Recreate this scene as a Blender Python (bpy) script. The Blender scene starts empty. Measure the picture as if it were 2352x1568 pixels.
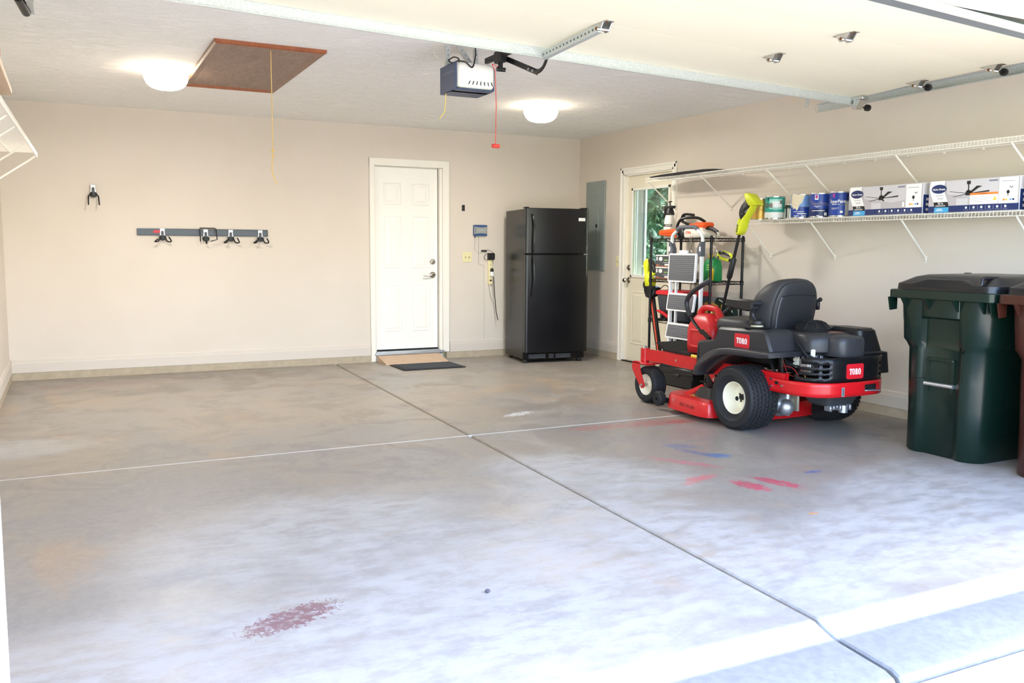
import bpy, math, random
from mathutils import Vector, Matrix
random.seed(7)
S = bpy.context.scene
COL = S.collection
PI = math.pi

# ---------------------------------------------------------------- camera
cam_d = bpy.data.cameras.new('camera')
cam_d.sensor_width = 36.0
cam_d.sensor_fit = 'HORIZONTAL'
cam_d.lens = 2028.49 / 2352 * 36.0
cam_d.clip_start = 0.05
cam_d.clip_end = 300
cam = bpy.data.objects.new('camera', cam_d)
COL.objects.link(cam)
_r = Vector((0.89492, -0.44618, 0.00639)); _u = Vector((0.04099, 0.09646, 0.99449)); _f = Vector((0.44433, 0.88973, -0.10461))
cam.matrix_world = Matrix(((_r.x, _u.x, -_f.x, -5.5899), (_r.y, _u.y, -_f.y, -9.3813), (_r.z, _u.z, -_f.z, 1.2594), (0, 0, 0, 1)))
S.camera = cam

# ---------------------------------------------------------------- sky, sun, exposure
SUN_EL, SUN_AZ = math.radians(50), math.radians(93.0)      # sun stands high to the right, grazing past the front wall
world = bpy.data.worlds.new('sky'); S.world = world; world.use_nodes = True
wn = world.node_tree; wn.nodes.clear()
w_out = wn.nodes.new('ShaderNodeOutputWorld'); w_bg = wn.nodes.new('ShaderNodeBackground'); w_sky = wn.nodes.new('ShaderNodeTexSky')
w_sky.sky_type = 'NISHITA'; w_sky.sun_disc = False
w_sky.sun_elevation = SUN_EL; w_sky.sun_rotation = SUN_AZ
w_sky.air_density = 1.4; w_sky.dust_density = 1.6; w_sky.ozone_density = 3.0
w_bg.inputs['Strength'].default_value = 0.62
w_tint = wn.nodes.new('ShaderNodeMix'); w_tint.data_type = 'RGBA'; w_tint.blend_type = 'MULTIPLY'; w_tint.inputs[0].default_value = 1.0
w_tint.inputs[7].default_value = (0.97, 0.95, 1.07, 1.0)      # the camera's white balance
wn.links.new(w_sky.outputs[0], w_tint.inputs[6]); wn.links.new(w_tint.outputs[2], w_bg.inputs[0]); wn.links.new(w_bg.outputs[0], w_out.inputs[0])
sun_d = bpy.data.lights.new('sun', 'SUN'); sun_d.energy = 8.5; sun_d.angle = math.radians(0.6); sun_d.color = (1.0, 0.95, 0.87)
sun = bpy.data.objects.new('sun', sun_d); COL.objects.link(sun)
_sd = Vector((math.sin(SUN_AZ) * math.cos(SUN_EL), math.cos(SUN_AZ) * math.cos(SUN_EL), math.sin(SUN_EL)))
sun.rotation_euler = _sd.to_track_quat('Z', 'Y').to_euler()
sun.location = _sd * 30
LAMP_GLOW = 4.5; LAMP_WATT = 12.5
vs = S.view_settings
vs.view_transform = 'Standard'; vs.look = 'None'; vs.gamma = 1.0; vs.use_curve_mapping = False
vs.exposure = 1.86
S.display_settings.display_device = 'sRGB'
S.cycles.max_bounces = 10; S.cycles.diffuse_bounces = 6; S.cycles.glossy_bounces = 4; S.cycles.transmission_bounces = 6
S.cycles.sample_clamp_indirect = 8.0

# ---------------------------------------------------------------- helpers
def lin(c):
    if isinstance(c, str):
        c = tuple(int(c[i:i + 2], 16) / 255 for i in (0, 2, 4))
    return tuple(x / 12.92 if x <= 0.04045 else ((x + 0.055) / 1.055) ** 2.4 for x in c) + (1.0,)

MATS = {}
def mat(name, col, rough=0.5, metal=0.0, spec=0.5, var=0.0, vscale=6.0, bump=0.0, bscale=80.0, trans=0.0, ior=1.45, emit=0.0, ecol=None, coat=0.0):
    """plain procedural material: a colour that wanders a little with noise, and fine relief"""
    if name in MATS: return MATS[name]
    m = bpy.data.materials.new(name); m.use_nodes = True
    nt = m.node_tree; b = nt.nodes['Principled BSDF']
    c = lin(col)
    b.inputs['Base Color'].default_value = c
    b.inputs['Roughness'].default_value = rough; b.inputs['Metallic'].default_value = metal
    b.inputs['Specular IOR Level'].default_value = spec
    b.inputs['IOR'].default_value = ior; b.inputs['Transmission Weight'].default_value = trans
    b.inputs['Coat Weight'].default_value = coat
    if emit:
        b.inputs['Emission Color'].default_value = lin(ecol or col); b.inputs['Emission Strength'].default_value = emit
    geo = None
    if var or bump:
        geo = nt.nodes.new('ShaderNodeNewGeometry')
    if var:
        n = nt.nodes.new('ShaderNodeTexNoise'); n.inputs['Scale'].default_value = vscale; n.inputs['Detail'].default_value = 5
        nt.links.new(geo.outputs['Position'], n.inputs['Vector'])
        mx = nt.nodes.new('ShaderNodeMix'); mx.data_type = 'RGBA'
        mx.inputs[6].default_value = tuple(max(0, x * (1 - var)) for x in c[:3]) + (1,)
        mx.inputs[7].default_value = tuple(min(1, x * (1 + var)) for x in c[:3]) + (1,)
        nt.links.new(n.outputs['Fac'], mx.inputs[0]); nt.links.new(mx.outputs[2], b.inputs['Base Color'])
    if bump:
        n2 = nt.nodes.new('ShaderNodeTexNoise'); n2.inputs['Scale'].default_value = bscale; n2.inputs['Detail'].default_value = 3
        nt.links.new(geo.outputs['Position'], n2.inputs['Vector'])
        bp = nt.nodes.new('ShaderNodeBump'); bp.inputs['Strength'].default_value = bump; bp.inputs['Distance'].default_value = 0.003
        nt.links.new(n2.outputs['Fac'], bp.inputs['Height']); nt.links.new(bp.outputs[0], b.inputs['Normal'])
    MATS[name] = m
    return m

class MB:
    def __init__(s, M=None): s.v = []; s.f = []; s.m = []; s.cur = 0; s.M = M
    def add(s, vs, fs):
        n = len(s.v)
        s.v += [tuple(s.M @ Vector(p)) for p in vs] if s.M else [tuple(p) for p in vs]
        s.f += [tuple(i + n for i in f) for f in fs]; s.m += [s.cur] * len(fs)
        return s
    def box(s, a, b, ch=0.0):
        lo = [min(a[i], b[i]) for i in range(3)]; hi = [max(a[i], b[i]) for i in range(3)]
        if ch <= 0:
            v = [(x, y, z) for z in (lo[2], hi[2]) for y in (lo[1], hi[1]) for x in (lo[0], hi[0])]
            return s.add(v, [(0, 2, 3, 1), (4, 5, 7, 6), (0, 1, 5, 4), (2, 6, 7, 3), (0, 4, 6, 2), (1, 3, 7, 5)])
        ch = min(ch, min((hi[i] - lo[i]) * 0.49 for i in range(3)))
        idx = {}; v = []
        for sx in (0, 1):
            for sy in (0, 1):
                for sz in (0, 1):
                    c = [(lo, hi)[k][i] for i, k in enumerate((sx, sy, sz))]; d = [1 - 2 * k for k in (sx, sy, sz)]
                    for ax in range(3):
                        q = [c[i] + (d[i] * ch if i != ax else 0) for i in range(3)]
                        idx[(sx, sy, sz, ax)] = len(v); v.append(tuple(q))
        I = lambda x, y, z, a: idx[(x, y, z, a)]
        f = []
        for k in (0, 1):
            q = [(k, 0, 0, 0), (k, 1, 0, 0), (k, 1, 1, 0), (k, 0, 1, 0)]; f.append([I(*t) for t in (q if k else q[::-1])])
            q = [(0, k, 0, 1), (0, k, 1, 1), (1, k, 1, 1), (1, k, 0, 1)]; f.append([I(*t) for t in (q if k else q[::-1])])
            q = [(0, 0, k, 2), (1, 0, k, 2), (1, 1, k, 2), (0, 1, k, 2)]; f.append([I(*t) for t in (q if k else q[::-1])])
        for p in (0, 1):
            for q in (0, 1):
                e = [I(0, p, q, 1), I(1, p, q, 1), I(1, p, q, 2), I(0, p, q, 2)]; f.append(e if (p ^ q) == 0 else e[::-1])
                e = [I(p, 0, q, 2), I(p, 1, q, 2), I(p, 1, q, 0), I(p, 0, q, 0)]; f.append(e if (p ^ q) == 0 else e[::-1])
                e = [I(p, q, 0, 0), I(p, q, 1, 0), I(p, q, 1, 1), I(p, q, 0, 1)]; f.append(e if (p ^ q) == 0 else e[::-1])
        for x in (0, 1):
            for y in (0, 1):
                for z in (0, 1):
                    t = [I(x, y, z, 0), I(x, y, z, 1), I(x, y, z, 2)]
                    f.append(t if (x + y + z) % 2 else t[::-1])
        return s.add(v, f)
    def loft(s, rings, cap=True, closed=True):
        n = len(rings[0]); v = [p for r in rings for p in r]; f = []
        for i in range(len(rings) - 1):
            for j in range(n if closed else n - 1):
                k = (j + 1) % n
                f.append((i * n + j, i * n + k, (i + 1) * n + k, (i + 1) * n + j))
        if cap and closed:
            f.append(tuple(range(n))[::-1]); f.append(tuple((len(rings) - 1) * n + j for j in range(n)))
        return s.add(v, f)
    def tube(s, pts, r, n=8, closed=False, cap=True, flat=None):
        pts = [Vector(p) for p in pts]; m = len(pts)
        rs = r if isinstance(r, (list, tuple)) else [r] * m
        rings = []; prev = None
        for i, p in enumerate(pts):
            if closed: t = pts[(i + 1) % m] - pts[i - 1]
            else: t = pts[min(i + 1, m - 1)] - pts[max(i - 1, 0)]
            t.normalize()
            if prev is None:
                a = Vector((0, 0, 1)) if abs(t.z) < 0.9 else Vector((1, 0, 0))
                prev = (a - t * a.dot(t)).normalized()
            else:
                prev = (prev - t * prev.dot(t)).normalized()
            q = t.cross(prev)
            fx = flat or 1.0
            rings.append([tuple(p + (prev * math.cos(2 * PI * k / n) + q * math.sin(2 * PI * k / n) * fx) * rs[i]) for k in range(n)])
        if closed: rings.append(rings[0]); return s.loft(rings, cap=False)
        return s.loft(rings, cap=cap)
    def cyl(s, p0, p1, r, r1=None, n=16):
        return s.tube([p0, p1], [r, r if r1 is None else r1], n)
    def lathe(s, prof, n=32, o=(0, 0, 0), ax=(0, 0, 1), cap=False):
        """profile of (radius, height) about an axis"""
        ax = Vector(ax).normalized(); a = Vector((1, 0, 0)) if abs(ax.x) < 0.9 else Vector((0, 1, 0))
        u = (a - ax * a.dot(ax)).normalized(); w = ax.cross(u); o = Vector(o)
        rings = [[tuple(o + ax * z + (u * math.cos(2 * PI * k / n) + w * math.sin(2 * PI * k / n)) * max(r, 1e-4)) for k in range(n)] for r, z in prof]
        return s.loft(rings, cap=cap)
    def prism(s, poly, ax, a0, a1, ch=0.0, sc=None):
        """poly in the plane normal to axis ax (0: (y,z), 1: (x,z), 2: (x,y)), from a0 to a1, edges eased by ch"""
        def P(q, a): return {0: (a, q[0], q[1]), 1: (q[0], a, q[1]), 2: (q[0], q[1], a)}[ax]
        if area2(poly) < 0: poly = poly[::-1]
        if ch > 0:
            ins = inset(poly, ch); sg = 1 if a1 > a0 else -1
            rings = [[P(q, a0) for q in ins], [P(q, a0 + sg * ch) for q in poly], [P(q, a1 - sg * ch) for q in poly], [P(q, a1) for q in ins]]
        else:
            rings = [[P(q, a0) for q in poly], [P(q, a1) for q in poly]]
        return s.loft(rings)
    def sphere(s, c, r, n=12, k=8):
        rx, ry, rz = (r, r, r) if not isinstance(r, (tuple, list)) else r
        rings = []
        for i in range(k + 1):
            a = -PI / 2 + PI * i / k; ca = max(math.cos(a), 1e-3)
            rings.append([(c[0] + rx * ca * math.cos(2 * PI * j / n), c[1] + ry * ca * math.sin(2 * PI * j / n), c[2] + rz * math.sin(a)) for j in range(n)])
        return s.loft(rings)
    def build(s, name, mats, parent=None, smooth=38, fix=True):
        me = bpy.data.meshes.new(name); me.from_pydata(s.v, [], s.f)
        for m in (mats if isinstance(mats, (list, tuple)) else [mats]): me.materials.append(m)
        if max(s.m, default=0): me.polygons.foreach_set('material_index', s.m)
        if fix:
            import bmesh
            bm = bmesh.new(); bm.from_mesh(me); bmesh.ops.recalc_face_normals(bm, faces=bm.faces); bm.to_mesh(me); bm.free()
        if smooth:
            me.polygons.foreach_set('use_smooth', [True] * len(me.polygons))
            me.set_sharp_from_angle(angle=math.radians(smooth))
        me.update()
        o = bpy.data.objects.new(name, me); COL.objects.link(o)
        if parent: o.parent = parent
        return o

def area2(p): return sum(p[i][0] * p[(i + 1) % len(p)][1] - p[(i + 1) % len(p)][0] * p[i][1] for i in range(len(p)))
def inset(poly, d):
    n = len(poly); out = []
    for i in range(n):
        a, b, c = poly[i - 1], poly[i], poly[(i + 1) % n]
        e1 = (b[0] - a[0], b[1] - a[1]); e2 = (c[0] - b[0], c[1] - b[1])
        l1 = math.hypot(*e1) or 1; l2 = math.hypot(*e2) or 1
        n1 = (-e1[1] / l1, e1[0] / l1); n2 = (-e2[1] / l2, e2[0] / l2)
        mx, my = n1[0] + n2[0], n1[1] + n2[1]; k = 1 + n1[0] * n2[0] + n1[1] * n2[1]
        k = max(k, 0.5)
        out.append((b[0] + mx / k * d, b[1] + my / k * d))
    return out
def rrect(cx, cy, w, h, r, n=4):
    out = []
    for qx, qy, a0 in ((1, 1, 0), (-1, 1, 90), (-1, -1, 180), (1, -1, 270)):
        for i in range(n + 1):
            a = math.radians(a0 + 90 * i / n)
            out.append((cx + qx * (w / 2 - r) + r * math.cos(a), cy + qy * (h / 2 - r) + r * math.sin(a)))
    return out
def ellipse(cx, cy, rx, ry, n=24): return [(cx + rx * math.cos(2 * PI * i / n), cy + ry * math.sin(2 * PI * i / n)) for i in range(n)]
def spline(pts, k=6, closed=False):
    P = [Vector(p) for p in pts]; n = len(P); out = []
    rng = range(n) if closed else range(n - 1)
    for i in rng:
        if closed: a, b, c, d = P[i - 1], P[i], P[(i + 1) % n], P[(i + 2) % n]
        else: a, b, c, d = P[max(i - 1, 0)], P[i], P[i + 1], P[min(i + 2, n - 1)]
        for j in range(k):
            t = j / k
            out.append(0.5 * ((2 * b) + (c - a) * t + (2 * a - 5 * b + 4 * c - d) * t * t + (3 * b - a - 3 * c + d) * t ** 3))
    if not closed: out.append(P[-1])
    return out
def spline2(pts, k=5, closed=True): return [(q.x, q.y) for q in spline([(a, b, 0) for a, b in pts], k, closed)]

def tag(o, label=None, cat=None, group=None, kind=None):
    if label: o['label'] = label
    if cat: o['category'] = cat
    if group: o['group'] = group
    if kind: o['kind'] = kind
    return o
def thing(name, label, cat, loc=(0, 0, 0), rz=0.0, group=None, kind=None):
    o = bpy.data.objects.new(name, None); COL.objects.link(o); o.empty_display_size = 0.1
    o.location = loc; o.rotation_euler = (0, 0, rz)
    return tag(o, label, cat, group, kind)
def copy_tree(o, parent=None):
    c = o.copy(); COL.objects.link(c)
    if parent: c.parent = parent
    for ch in list(o.children): copy_tree(ch, c)
    return c
def text(name, body, size, o, xd, yd, m, parent, sx=1.0, bold=0.0, spacing=1.0):
    """flat lettering, centred on o, reading along xd with yd up"""
    cu = bpy.data.curves.new(name, 'FONT'); cu.body = body; cu.size = size; cu.align_x = 'CENTER'; cu.align_y = 'CENTER'
    cu.offset = bold; cu.resolution_u = 2; cu.space_character = spacing
    t = bpy.data.objects.new(name, cu); COL.objects.link(t)
    dg = bpy.context.evaluated_depsgraph_get()
    me = bpy.data.meshes.new_from_object(t.evaluated_get(dg)); bpy.data.objects.remove(t)
    xd = Vector(xd).normalized(); yd = Vector(yd).normalized(); zd = xd.cross(yd); o = Vector(o)
    me.transform(Matrix(((xd.x * sx, yd.x, zd.x, o.x), (xd.y * sx, yd.y, zd.y, o.y), (xd.z * sx, yd.z, zd.z, o.z), (0, 0, 0, 1))))
    me.materials.clear(); me.materials.append(m); me.name = name
    ob = bpy.data.objects.new(name, me); COL.objects.link(ob); ob.parent = parent
    return ob
def serif_word(name, o, xd, yd, h, m, parent, sx=1.0):
    """the four condensed slab-serif capitals T O R O with the small dot behind, drawn as outlines"""
    mb = MB(); x = 0
    def poly(p, dx): mb.add([(a + dx, b, 0) for a, b in p], [tuple(range(len(p)))])
    def ring(cx, cy, ax, ay, bx, by, dx, a0=0, a1=360, n=24):
        for i in range(n):
            t0 = math.radians(a0 + (a1 - a0) * i / n); t1 = math.radians(a0 + (a1 - a0) * (i + 1) / n)
            mb.add([(dx + cx + bx * math.cos(t0), cy + by * math.sin(t0), 0), (dx + cx + ax * math.cos(t0), cy + ay * math.sin(t0), 0),
                    (dx + cx + ax * math.cos(t1), cy + ay * math.sin(t1), 0), (dx + cx + bx * math.cos(t1), cy + by * math.sin(t1), 0)], [(0, 1, 2, 3)])
    poly([(0, 1), (0, .7), (.06, .7), (.12, .88), (.5, .88), (.56, .7), (.62, .7), (.62, 1)], 0)
    poly([(.21, .9), (.21, 0), (.41, 0), (.41, .9)], 0); poly([(.12, 0), (.12, .08), (.5, .08), (.5, 0)], 0)
    ring(.3, .5, .31, .52, .1, .42, .64)
    d = 1.29
    poly([(0, 0), (0, .08), (.4, .08), (.4, 0)], d); poly([(.09, 0), (.09, 1), (.29, 1), (.29, 0)], d); poly([(0, 1), (.3, 1), (.3, .92), (0, .92)], d)
    ring(.3, .745, .27, .255, .08, .175, d, -90, 90, 14)
    poly([(.27, .5), (.42, .54), (.55, .4), (.56, .12), (.66, .1), (.66, 0), (.42, 0), (.37, .1), (.37, .38), (.27, .42)], d)
    ring(.3, .5, .31, .52, .1, .42, 1.97)
    ring(2.66, .05, .05, .05, .0, .0, 0, n=10)
    xd = Vector(xd).normalized(); yd = Vector(yd).normalized(); zd = xd.cross(yd); o = Vector(o)
    mb.v = [tuple(o + xd * ((p[0] - 1.31) * h * sx) + yd * ((p[1] - .5) * h)) for p in mb.v]
    return mb.build(name, m, parent, smooth=0, fix=False)
def patch(name, poly3, m, parent):
    return MB().add(poly3, [tuple(range(len(poly3)))]).build(name, m, parent, smooth=0, fix=False)

# ---------------------------------------------------------------- materials with their own node trees
def node_mat(name):
    m = bpy.data.materials.new(name); m.use_nodes = True; nt = m.node_tree
    return m, nt, nt.nodes['Principled BSDF'], nt.nodes.new('ShaderNodeNewGeometry').outputs['Position']
def n_noise(nt, pos, scale, detail=5, rough=0.55, sx=(1, 1, 1), dist=0.0):
    mp = nt.nodes.new('ShaderNodeMapping'); mp.inputs['Scale'].default_value = sx; nt.links.new(pos, mp.inputs[0])
    n = nt.nodes.new('ShaderNodeTexNoise'); n.inputs['Scale'].default_value = scale; n.inputs['Detail'].default_value = detail
    n.inputs['Roughness'].default_value = rough; n.inputs['Distortion'].default_value = dist
    nt.links.new(mp.outputs[0], n.inputs['Vector']); return n.outputs['Fac']
def n_range(nt, v, a, b, c=0.0, d=1.0, smooth=True):
    n = nt.nodes.new('ShaderNodeMapRange'); n.interpolation_type = 'SMOOTHSTEP' if smooth else 'LINEAR'
    nt.links.new(v, n.inputs[0])
    for i, x in enumerate((a, b, c, d)): n.inputs[i + 1].default_value = x
    return n.outputs[0]
def n_math(nt, op, a, b):
    n = nt.nodes.new('ShaderNodeMath'); n.operation = op
    for i, x in enumerate((a, b)):
        if isinstance(x, (int, float)): n.inputs[i].default_value = x
        else: nt.links.new(x, n.inputs[i])
    return n.outputs[0]
def n_mix(nt, fac, a, b):
    n = nt.nodes.new('ShaderNodeMix'); n.data_type = 'RGBA'
    for s, x in ((0, fac), (6, a), (7, b)):
        if isinstance(x, (int, float)): n.inputs[s].default_value = x
        elif isinstance(x, tuple): n.inputs[s].default_value = x
        else: nt.links.new(x, n.inputs[s])
    return n.outputs[2]
def n_bump(nt, b, h, strength, dist):
    n = nt.nodes.new('ShaderNodeBump'); n.inputs['Strength'].default_value = strength; n.inputs['Distance'].default_value = dist
    nt.links.new(h, n.inputs['Height']); nt.links.new(n.outputs[0], b.inputs['Normal'])
def n_blob(nt, pos, c, size, rot, jag, jscale, soft=0.15):
    """mask of one stain: an ellipse on the floor with a ragged outline"""
    mp = nt.nodes.new('ShaderNodeMapping'); mp.vector_type = 'TEXTURE'
    mp.inputs['Location'].default_value = (c[0], c[1], 0); mp.inputs['Rotation'].default_value = (0, 0, math.radians(rot)); mp.inputs['Scale'].default_value = (size[0], size[1], 10)
    nt.links.new(pos, mp.inputs[0])
    ln = nt.nodes.new('ShaderNodeVectorMath'); ln.operation = 'LENGTH'; nt.links.new(mp.outputs[0], ln.inputs[0])
    nz = n_noise(nt, pos, jscale * (1.0 if soft > 0.3 else 2.2), 8, 0.7)
    d = n_math(nt, 'ADD', ln.outputs['Value'], n_math(nt, 'MULTIPLY', n_math(nt, 'SUBTRACT', nz, 0.5), jag * (1.0 if soft > 0.3 else 2.3)))
    return n_range(nt, d, 1.0 - soft, 1.0 + soft, 1.0, 0.0)

def make_floor_mat():
    m, nt, b, pos = node_mat('garage_concrete')
    big = n_range(nt, n_noise(nt, pos, 0.9, 6, 0.6, dist=0.4), 0.36, 0.64)
    mid = n_range(nt, n_noise(nt, pos, 2.3, 7, 0.62, dist=0.6), 0.40, 0.68)
    fine = n_noise(nt, pos, 26, 8, 0.7)
    col = n_mix(nt, big, lin('87827c'), lin('918678'))
    col = n_mix(nt, n_math(nt, 'MULTIPLY', mid, 0.45), col, lin('878079'))
    rust = n_range(nt, n_noise(nt, pos, 1.3, 5, 0.6, sx=(1.2, 0.8, 1), dist=0.8), 0.56, 0.72)
    col = n_mix(nt, n_math(nt, 'MULTIPLY', rust, 0.34), col, lin('ab8a66'))
    # pale worn zones
    whites = [((-4.65, -5.55), (.75, .55), 20, 1.5, 2.2), ((-4.25, -6.45), (1.15, .55), 15, 1.6, 1.8), ((-3.2, -6.35), (.42, 1.05), 8, 1.4, 2.4), ((-3.0, -5.2), (.35, .6), 35, 1.4, 3.0),
              ((-2.2, -6.75), (.9, .45), 0, 1.5, 2.2), ((-5.55, -6.55), (.6, .35), 10, 1.5, 2.4), ((-5.95, -3.2), (.4, .25), 0, 1.5, 3), ((-4.6, -7.05), (1.3, .4), 4, 1.5, 2.0), ((-1.3, -6.3), (.8, .5), 0, 1.6, 2.2)]
    wm = None
    for c, sz, rt, jg, js in whites:
        q = n_blob(nt, pos, c, sz, rt, jg, js, 0.45)
        wm = q if wm is None else n_math(nt, 'MAXIMUM', wm, q)
    wm = n_math(nt, 'MULTIPLY', wm, n_range(nt, n_noise(nt, pos, 9, 8, 0.72, sx=(0.6, 1.2, 1)), 0.34, 0.62, 0.25, 1.0))
    col = n_mix(nt, n_math(nt, 'MULTIPLY', wm, 0.85), col, lin('aca9a5'))
    col = n_mix(nt, n_math(nt, 'MULTIPLY', n_range(nt, fine, 0.35, 0.7), 0.22), col, lin('b0a697'))
    speck = n_range(nt, n_noise(nt, pos, 130, 2, 0.5), 0.74, 0.78)
    col = n_mix(nt, n_math(nt, 'MULTIPLY', speck, 0.5), col, lin('f0f0ee'))
    # spilled paint and old stains, each with a shape of its own
    for c, sz, rt, hexc, jg, js, k in [
            ((-4.96, -6.45), (.17, .07), 24, '734a4e', 1.5, 18, .85), ((-2.30, -4.13), (.2, .07), -4, 'a86a64', 2.2, 16, .7), ((-1.85, -4.16), (.28, .09), -2, 'a86a64', 2.4, 14, .7), ((-1.6, -4.2), (.12, .05), 0, 'a04f4c', 2.0, 16, .7),
            ((-2.12, -4.86), (.10, .05), -40, '5c7595', 2.2, 20, .75), ((-2.13, -5.08), (.16, .035), -72, '4f6a92', 2.0, 22, .75), ((-2.05, -5.17), (.07, .05), -40, '4a6da0', 1.2, 24, .85),
            ((-2.34, -5.26), (.17, .04), -56, 'b0686e', 1.8, 20, .8), ((-2.44, -5.1), (.10, .03), -56, 'b0787a', 2.0, 22, .6), ((-2.50, -5.56), (.11, .04), 10, 'c0686a', 1.5, 22, .85), ((-2.62, -5.62), (.07, .025), 18, 'bf7a72', 1.5, 24, .7),
            ((-2.36, -5.80), (.12, .055), -76, 'b8485c', 1.1, 20, .9), ((-2.18, -5.81), (.14, .05), -74, 'b8485c', 1.2, 22, .9), ((-2.28, -5.72), (.12, .012), -72, 'a89a94', 1.0, 22, .6),
            ((-1.83, -5.72), (.06, .022), 0, '4c6698', 1.5, 26, .85), ((-2.43, -6.32), (.03, .014), 0, 'c4823e', 1.2, 30, .9), ((-2.56, -3.43), (.14, .05), 20, 'd6d8dc', 1.5, 16, .7),
            ((-5.45, -.55), (.75, .14), 4, '8c6a64', 1.6, 5, .45), ((-4.2, -.35), (.45, .12), 3, '7b716c', 1.6, 6, .5), ((-3.95, -.55), (.5, .1), 0, '84706a', 1.6, 6, .35)]:
        q = n_blob(nt, pos, c, sz, rt, jg, js, 0.12)
        wear = n_range(nt, n_noise(nt, pos, js * 1.6, 6, 0.7), 0.36, 0.52, 0.15, 1.0)
        col = n_mix(nt, n_math(nt, 'MULTIPLY', n_math(nt, 'MULTIPLY', q, k), wear), col, lin(hexc))
    sep = nt.nodes.new('ShaderNodeSeparateXYZ'); nt.links.new(pos, sep.inputs[0])
    ap = n_range(nt, n_math(nt, 'ADD', sep.outputs['Y'], n_math(nt, 'MULTIPLY', n_math(nt, 'SUBTRACT', fine, 0.5), 0.05)), -7.26, -7.22, 1.0, 0.0)
    lipm = n_math(nt, 'MULTIPLY', ap, n_range(nt, sep.outputs['Y'], -7.35, -7.32))
    col = n_mix(nt, ap, col, n_mix(nt, n_range(nt, fine, 0.3, 0.7), lin('7a7977'), lin('888785')))
    col = n_mix(nt, lipm, col, lin('c4c4c2'))
    nt.links.new(col, b.inputs['Base Color'])
    rg = n_range(nt, n_math(nt, 'ADD', mid, wm), 0.0, 1.4, 0.34, 0.62)
    nt.links.new(rg, b.inputs['Roughness'])
    b.inputs['Specular IOR Level'].default_value = 0.4
    n_bump(nt, b, fine, 0.12, 0.004)
    return m
def make_ceiling_mat():
    m, nt, b, pos = node_mat('stomped_ceiling_paint')
    n = n_noise(nt, pos, 9, 6, 0.75, sx=(0.55, 1.25, 1), dist=1.6)
    n2 = n_noise(nt, pos, 34, 4, 0.6, sx=(0.5, 1.2, 1), dist=0.8)
    h = n_math(nt, 'ADD', n_range(nt, n, 0.45, 0.62), n_math(nt, 'MULTIPLY', n2, 0.6))
    b.inputs['Base Color'].default_value = lin('fbfbf8'); b.inputs['Roughness'].default_value = 0.85
    n_bump(nt, b, h, 0.55, 0.013)
    return m
def make_wall_mat():
    m, nt, b, pos = node_mat('tan_wall_paint')
    n = n_noise(nt, pos, 1.2, 4, 0.5); c = n_mix(nt, n_range(nt, n, 0.35, 0.65), lin('d7cdc0'), lin('dad0c4'))
    nt.links.new(c, b.inputs['Base Color']); b.inputs['Roughness'].default_value = 0.62; b.inputs['Specular IOR Level'].default_value = 0.3
    n_bump(nt, b, n_noise(nt, pos, 170, 2, 0.5), 0.10, 0.002)
    return m
def make_wood_mat(name, c0, c1, scale=6, sx=(1, 8, 1), rough=0.55):
    m, nt, b, pos = node_mat(name)
    n = n_noise(nt, pos, scale, 6, 0.6, sx=sx, dist=1.4)
    nt.links.new(n_mix(nt, n_range(nt, n, 0.3, 0.7), lin(c0), lin(c1)), b.inputs['Base Color']); b.inputs['Roughness'].default_value = rough
    n_bump(nt, b, n, 0.15, 0.002)
    return m
def make_leaf_mat():
    m, nt, b, pos = node_mat('leaves')
    n = n_noise(nt, pos, 2.2, 3, 0.5)
    nt.links.new(n_mix(nt, n_range(nt, n, 0.35, 0.65), lin('2f5230'), lin('5c8450')), b.inputs['Base Color']); b.inputs['Roughness'].default_value = 0.5
    b.inputs['Transmission Weight'].default_value = 0.0
    return m
def make_galv_mat():
    m, nt, b, pos = node_mat('galvanised_steel')
    v = nt.nodes.new('ShaderNodeTexVoronoi'); v.inputs['Scale'].default_value = 90; nt.links.new(pos, v.inputs['Vector'])
    nt.links.new(n_mix(nt, v.outputs['Distance'], lin('b4baba'), lin('ccd1d0')), b.inputs['Base Color'])
    b.inputs['Metallic'].default_value = 0.45; b.inputs['Roughness'].default_value = 0.45
    return m
M_FLOOR = make_floor_mat(); M_CEIL = make_ceiling_mat(); M_WALL = make_wall_mat(); M_GALV = make_galv_mat(); M_LEAF = make_leaf_mat()
M_RAWWOOD = make_wood_mat('bare_pine', 'b5977a', 'cdb295', 5, (3, 14, 3)); M_STAIN = make_wood_mat('stained_plywood', '7a6256', '93796a', 4, (5, 1.6, 1), 0.5)
M_STAINTRIM = make_wood_mat('stained_moulding', '8a4a2a', 'a0603a', 9, (2, 2, 2), 0.42); M_HEADWOOD = make_wood_mat('stained_header_board', 'c98f66', 'e0b48e', 4, (1, 9, 1), 0.5)
M_CONC = mat('stem_wall_concrete', 'b3a58f', 0.9, var=0.22, vscale=14, bump=0.5, bscale=60)
M_DRIVE = mat('driveway_concrete', 'b5ac9f', 0.92, var=0.25, vscale=60, bump=0.8, bscale=220)
M_LAWN = mat('lawn', '6f8a4a', 0.95, var=0.35, vscale=4)
M_JOINT = mat('joint_filler', '8e8371', 0.95, var=0.3, vscale=30); M_JOINTW = mat('joint_caulk', 'c9c4bc', 0.8, var=0.1)
M_TRIM = mat('white_trim_paint', 'eeeae0', 0.42, spec=0.4); M_DOORW = mat('white_door_paint', 'f2f0ea', 0.38, spec=0.4); M_DOORC = mat('cream_door_paint', 'e6dec8', 0.42)
M_BASEB = mat('painted_baseboard', 'd2c8bc', 0.5); M_ALU = mat('aluminium', 'c9ccce', 0.35, 0.9); M_SATIN = mat('satin_nickel', 'b4ada2', 0.28, 1.0)
M_GLASS = mat('window_glass', 'eef6f4', 0.02, trans=1.0, ior=1.45, spec=0.5); M_VINYL = mat('white_vinyl', 'f2f2f2', 0.4)
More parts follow.
